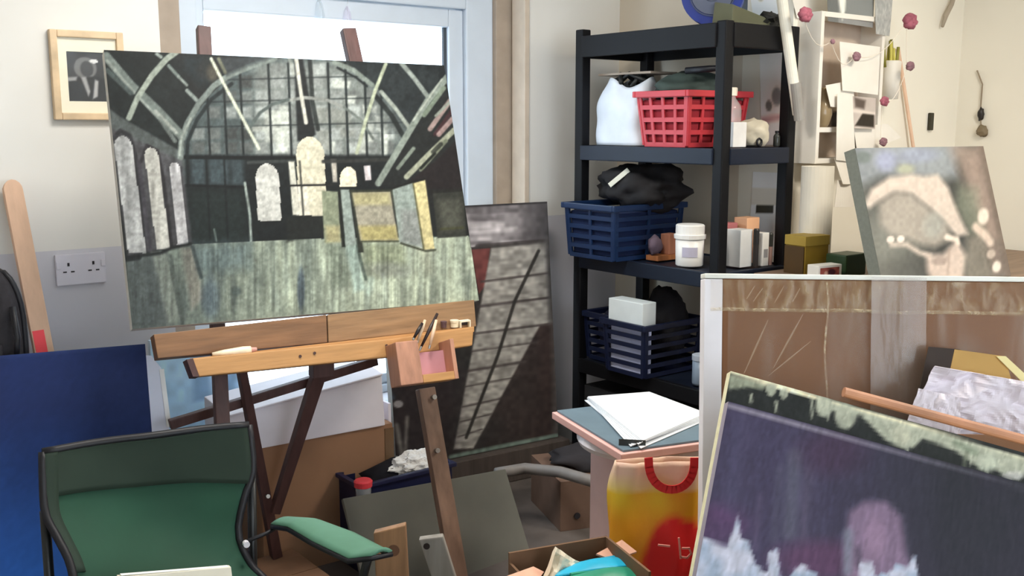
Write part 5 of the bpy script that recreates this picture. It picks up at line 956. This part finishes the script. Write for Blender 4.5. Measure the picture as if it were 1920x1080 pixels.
# wooden dowel lying on the black canvas edge
a, c = FBk.at(1582, 735, .035), FBk.at(1925, 826, .03); d = (c-a); tag(MB().tube([a, a+d*.5, a+d*1.5], .0088, 14).build('wooden_dowel', wood('copper_dowel', (184, 132, 102), stretch=(3, 3, 3), gain=.95)), 'round wooden dowel lying along the top of the drip painting', 'dowel')

# ================================================================== STOOL WITH PORTFOLIO, CARRIER BAG, FOREGROUND CARTON
TZt = .545; Lc = atz(1035, 766, .575); Fc = atz(1165, 845, .575); ydir = (Fc-Lc); ydir.z = 0; lenF = ydir.length; ydir.normalize()
FT = Fr((Lc.x, Lc.y, 0)); FT.x = Vector((-ydir.y, ydir.x, 0)); FT.y = -ydir
if FT.x.x < 0: FT.x = -FT.x
st = thing('bedside_stool', 'small pink beige cabinet stool with a round edged pale top', 'stool', FT.p(.17, -lenF/2, 0)); M_PK = mat('pink_beige_laminate', (196, 164, 158), .5, var=.04)
cxl = FT.loc(FT.at(1117, 900, 0))
b0 = .09; MB().box((b0, -lenF+.02, 0), (b0+.24, -.06, TZt-.035), FT).build('cabinet_body', M_PK, st, bevel=.004)
ctr = FT.p(.19, -lenF*.5, 0); MB().lathe([(.16, TZt-.034), (.185, TZt-.03), (.19, TZt-.018), (.185, TZt-.002), (.17, TZt)], Fr(ctr), 40).build('round_top', mat('pale_grey_top', (204, 200, 206), .4), st, smooth=False)
po = thing('portfolio', 'pink edged portfolio with dark cover lying on the round stool', 'folder', FT.p(.17, -lenF/2, TZt+.001)); pw_ = .36
MB().box((0, -lenF, TZt+.001), (pw_, 0, TZt+.02), FT).build('back_board', mat('pink_board', (206, 162, 156), .6), po, bevel=.002)
MB().box((.012, -lenF+.012, TZt+.0205), (pw_, -.008, TZt+.026), FT).build('cover', mat('slate_cover', (92, 110, 122), .5), po, bevel=.001)
pp_ = thing('paper_stack', 'stack of loose white papers on the portfolio', 'papers', FT.p(.2, -.15, TZt+.026))
PS = [atz(*p, TZt+.034) for p in ((1098, 746), (1222, 738), (1330, 782), (1192, 836))]
for k in range(7):
    z = TZt+.0275+.0021*k; r = Fr((0, 0, 0)); c = (PS[0]+PS[2])/2; an = random.uniform(-.06, .06); Qs = []
    for p in PS: q = p-c; q = Vector((q.x*math.cos(an)-q.y*math.sin(an), q.x*math.sin(an)+q.y*math.cos(an), 0)); Qs.append(Vector((c.x+q.x*(1-.01*k), c.y+q.y*(1-.01*k), z)))
    MB().hexa([Qs[3], Qs[2], Qs[1], Qs[0]]+[v+Vector((0, 0, .0016)) for v in (Qs[3], Qs[2], Qs[1], Qs[0])]).build('paper_sheet', mat('bright_paper', (232, 236, 242), .7, var=.02, gain=1.0), pp_)
p = atz(1170, 822, TZt+.0275); MB().bar(FT.p(.02, -lenF+.05, TZt+.0275), FT.p(.075, -lenF+.014, TZt+.0275), .03, .002, side=(0, 0, 1)).build('corner_clip', mat('dark_clip', (52, 58, 60), .5), po)
# carrier bag
bgp = atY(1232, 1080, 2.12); BY = 2.12; FBg = Fr((bgp.x, bgp.y, 0), -YAW+rad(6)); zb0 = .16
bgT = thing('carrier_bag', 'yellow and orange plastic carrier bag with red handle standing before the stool', 'shopping bag', (bgp.x, bgp.y, zb0)); ztop = FBg.at(1240, 862, 0).z
def bagm(s, t):
    a = s*2*PI; w = .128-.028*t; dpt = .05*(1-t*.75)+.004; c, sn = math.cos(a), math.sin(a); q = (abs(c)**3+abs(sn)**3)**(-1/3.)
    n = mnoise.noise(Vector((c*2.2, sn*2.2, t*4)))*.012; zz = zb0+(ztop-zb0)*t; return FBg.p(q*c*w+n, q*sn*dpt-n, zz)
def bagp(P):
    # X: width -1..1 as seen from the front, Y: height 0..1
    X, Y = P.X, P.Y; P.put(P.noise(.3, .2, 2)*.5, (222, 128, 30)); P.put(np.clip((Y-.85)/.03, 0, 1), (206, 166, 152)); P.put(np.clip((Y-.85)/.03, 0, 1)*P.noise(.2, .4, 4)*.4, (216, 180, 140)); P.put(np.clip(.12-abs(Y-.83), 0, .1)*6*P.noise(.4, .3, 5), (236, 196, 60))
S, Tt = np.meshgrid(np.linspace(0, 1, 65), np.linspace(0, 1, 41), indexing='ij')
b = MB(); b.sheet(bagm, 64, 40); ob_ = b.build('bag_film', paintmat('bag_plastic', .35, .4), bgT, smooth=True, thick=.0015)
P = Paint(np.cos(S*2*PI), Tt, (228, 140, 34)); bagp(P); front = np.sin(S*2*PI) < 0
q = np.hypot((P.X-.30)/.62, (Tt-.56)/.17) + .12*(P.noise(.25, .1, 7)-.5); P.put(np.clip((1-q)/.10+.5, 0, 1)*front, (196, 38, 40)); P.put(np.clip((.42-Tt)/.05, 0, 1)*front*(P.X > .05), (206, 48, 36)); P.put(np.clip((1.18-q)/.12, 0, 1)*(q > 1)*front*.6, (226, 92, 40))
c = np.clip(P.c, 0, 255)/255; c = np.where(c <= .04045, c/12.92, ((c+.055)/1.055)**2.4)*1.55; at_ = ob_.data.color_attributes.new('pigment', 'FLOAT_COLOR', 'POINT'); a4 = np.ones((S.size, 4), np.float32); a4[:, :3] = np.clip(c, 0, .9).reshape(-1, 3); at_.data.foreach_set('color', a4.ravel())
M_RB = mat('red_handle_plastic', (200, 40, 44), .4); M_WB = mat('pale_pink_print', (226, 150, 140), .5)
def strip(pts, w, b_, name, m, par):
    P3 = [FBg.at(*p, b_) for p in pts]; b = MB()
    for i in range(len(P3)-1): b.bar(P3[i]-(P3[i+1]-P3[i])*.12, P3[i+1]+(P3[i+1]-P3[i])*.12, w, .0025, side=FBg.y.cross((P3[i+1]-P3[i]).normalized()))
    return b.build(name, m, par)
strip([(1258-42*math.cos(t)+(2 if t > 1.5 else 0), 860+58*math.sin(t)**.8) for t in np.linspace(0, PI, 17)], .018, -.045, 'handle', M_RB, bgT)
# stroke marks printed in the red patch
def mark(pts, w): strip(pts, w, -.066, 'printed_mark', M_WB, bgT)
mark([(1236, 1022), (1254, 1024)], .004); mark([(1273, 1012), (1276, 1044)], .004); mark([(1276, 1044), (1288, 1046), (1296, 1038), (1292, 1028), (1280, 1028)], .004)
tag(MB().box((-.15, -.10, 0), (.15, .10, zb0-.003), FBg).build('low_crate', mat('dim_brown_card', (100, 80, 66), .9)), 'low brown box under the yellow carrier bag', 'box')
# open foreground carton with packs
fc = atY(1085, 1060, 1.78); FF = Fr((fc.x, fc.y, 0), -YAW+rad(22)); zf = atY(1190, 1054, 1.78).z
fcn = thing('open_carton', 'open brown carton full of packs at the bottom centre foreground', 'box', FF.o); w_, d_ = .105, .09; e = .005
MB().box((-w_, -d_, 0), (w_, -d_+e, zf-.03), FF).box((-w_, d_-e, 0), (w_, d_, zf), FF).box((-w_, -d_+e, 0), (-w_+e, d_-e, zf-.02), FF).box((w_-e, -d_+e, 0), (w_, d_-e, zf), FF).box((-w_+e, -d_+e, 0), (w_-e, d_-e, e), FF).build('carton_body', M_CARD2, fcn)
def quad3(pts, bs, th, name, m, par, lab=None):
    Q = [FF.at(*p, b_) for p, b_ in zip(pts, bs)]; n = (Q[1]-Q[0]).cross(Q[3]-Q[0]).normalized()*th
    return MB().hexa([Q[0], Q[1], Q[2], Q[3]]+[v+n for v in Q]).build(name, m, par, label=lab)
M_PKF = mat('pinkish_card_flap', (214, 164, 140), .8)
quad3([(1118, 1038), (1166, 1012), (1194, 1034), (1150, 1050)], (.06, .10, .07, .04), .004, 'flap', M_PKF, fcn); quad3([(1080, 1040), (1140, 1020), (1140, 1036), (1096, 1052)], (.095, .1, .09, .09), .004, 'flap', M_CARD2, fcn)
quad3([(950, 1080), (1000, 1062), (1020, 1072), (1000, 1100)], (-.02, .03, .03, -.03), .004, 'flap', M_PKF, fcn, 'pinkish flap')
tc0 = FF.at(1045, 1062, .02); t = thing('crumpled_tissue', 'crumpled cream tissue peaking out of the foreground carton', 'tissue', tc0)
pk0 = [FF.at(*p, .03) for p in ((1012, 1082), (1036, 1020), (1050, 1030), (1072, 1046), (1102, 1056), (1108, 1084))]
def tpk(s, q):
    i = min(int(s*5), 4); f = s*5-i; top = pk0[i].lerp(pk0[i+1], f); bot = FF.at(1008+100*s, 1110, .0); return bot.lerp(top, q)+FF.y*(.02*mnoise.noise(Vector((s*6, q*4, 3)))-.01)
MB().sheet(tpk, 24, 10).build('tissue_sheet', mat('cream_tissue', (224, 208, 186), .85, var=.08, scale=20), t, thick=.001)
M_TQ = mat('turquoise_pack', (40, 172, 210), .35, var=.15, scale=9); M_GP = mat('green_pack', (46, 140, 112), .4, var=.2, scale=9)
def pack(name, lb_, pts, bs, m):
    Q = [FF.at(*p, b_) for p, b_ in zip(pts, bs)]; t = thing(name, lb_, 'packet', Q[0].lerp(Q[2], .5), 'packs in the foreground carton')
    nrm = (Q[1]-Q[0]).cross(Q[3]-Q[0]).normalized()
    def fn(s, q): p = Q[3].lerp(Q[2], s).lerp(Q[0].lerp(Q[1], s), q); return p + Vector((0, 0, .012*math.sin(PI*s)*math.sin(PI*q)))
    MB().sheet(fn, 14, 10).build('pouch', m, t, smooth=True, thick=.006); MB().bar(Q[0]+Vector((0, 0, .002)), Q[1]+Vector((0, 0, .002)), .006, .006).build('seal_strip', m, t)
pack('blue_packet', 'shiny turquoise packet lying on top in the foreground carton', [(1060, 1064), (1168, 1044), (1186, 1062), (1040, 1082)], (.03, .05, .0, -.02), M_TQ)
pack('green_packet', 'green packet under the turquoise one in the foreground carton', [(1070, 1080), (1186, 1062), (1204, 1082), (1080, 1104)], (-.02, .01, -.04, -.06), M_GP)
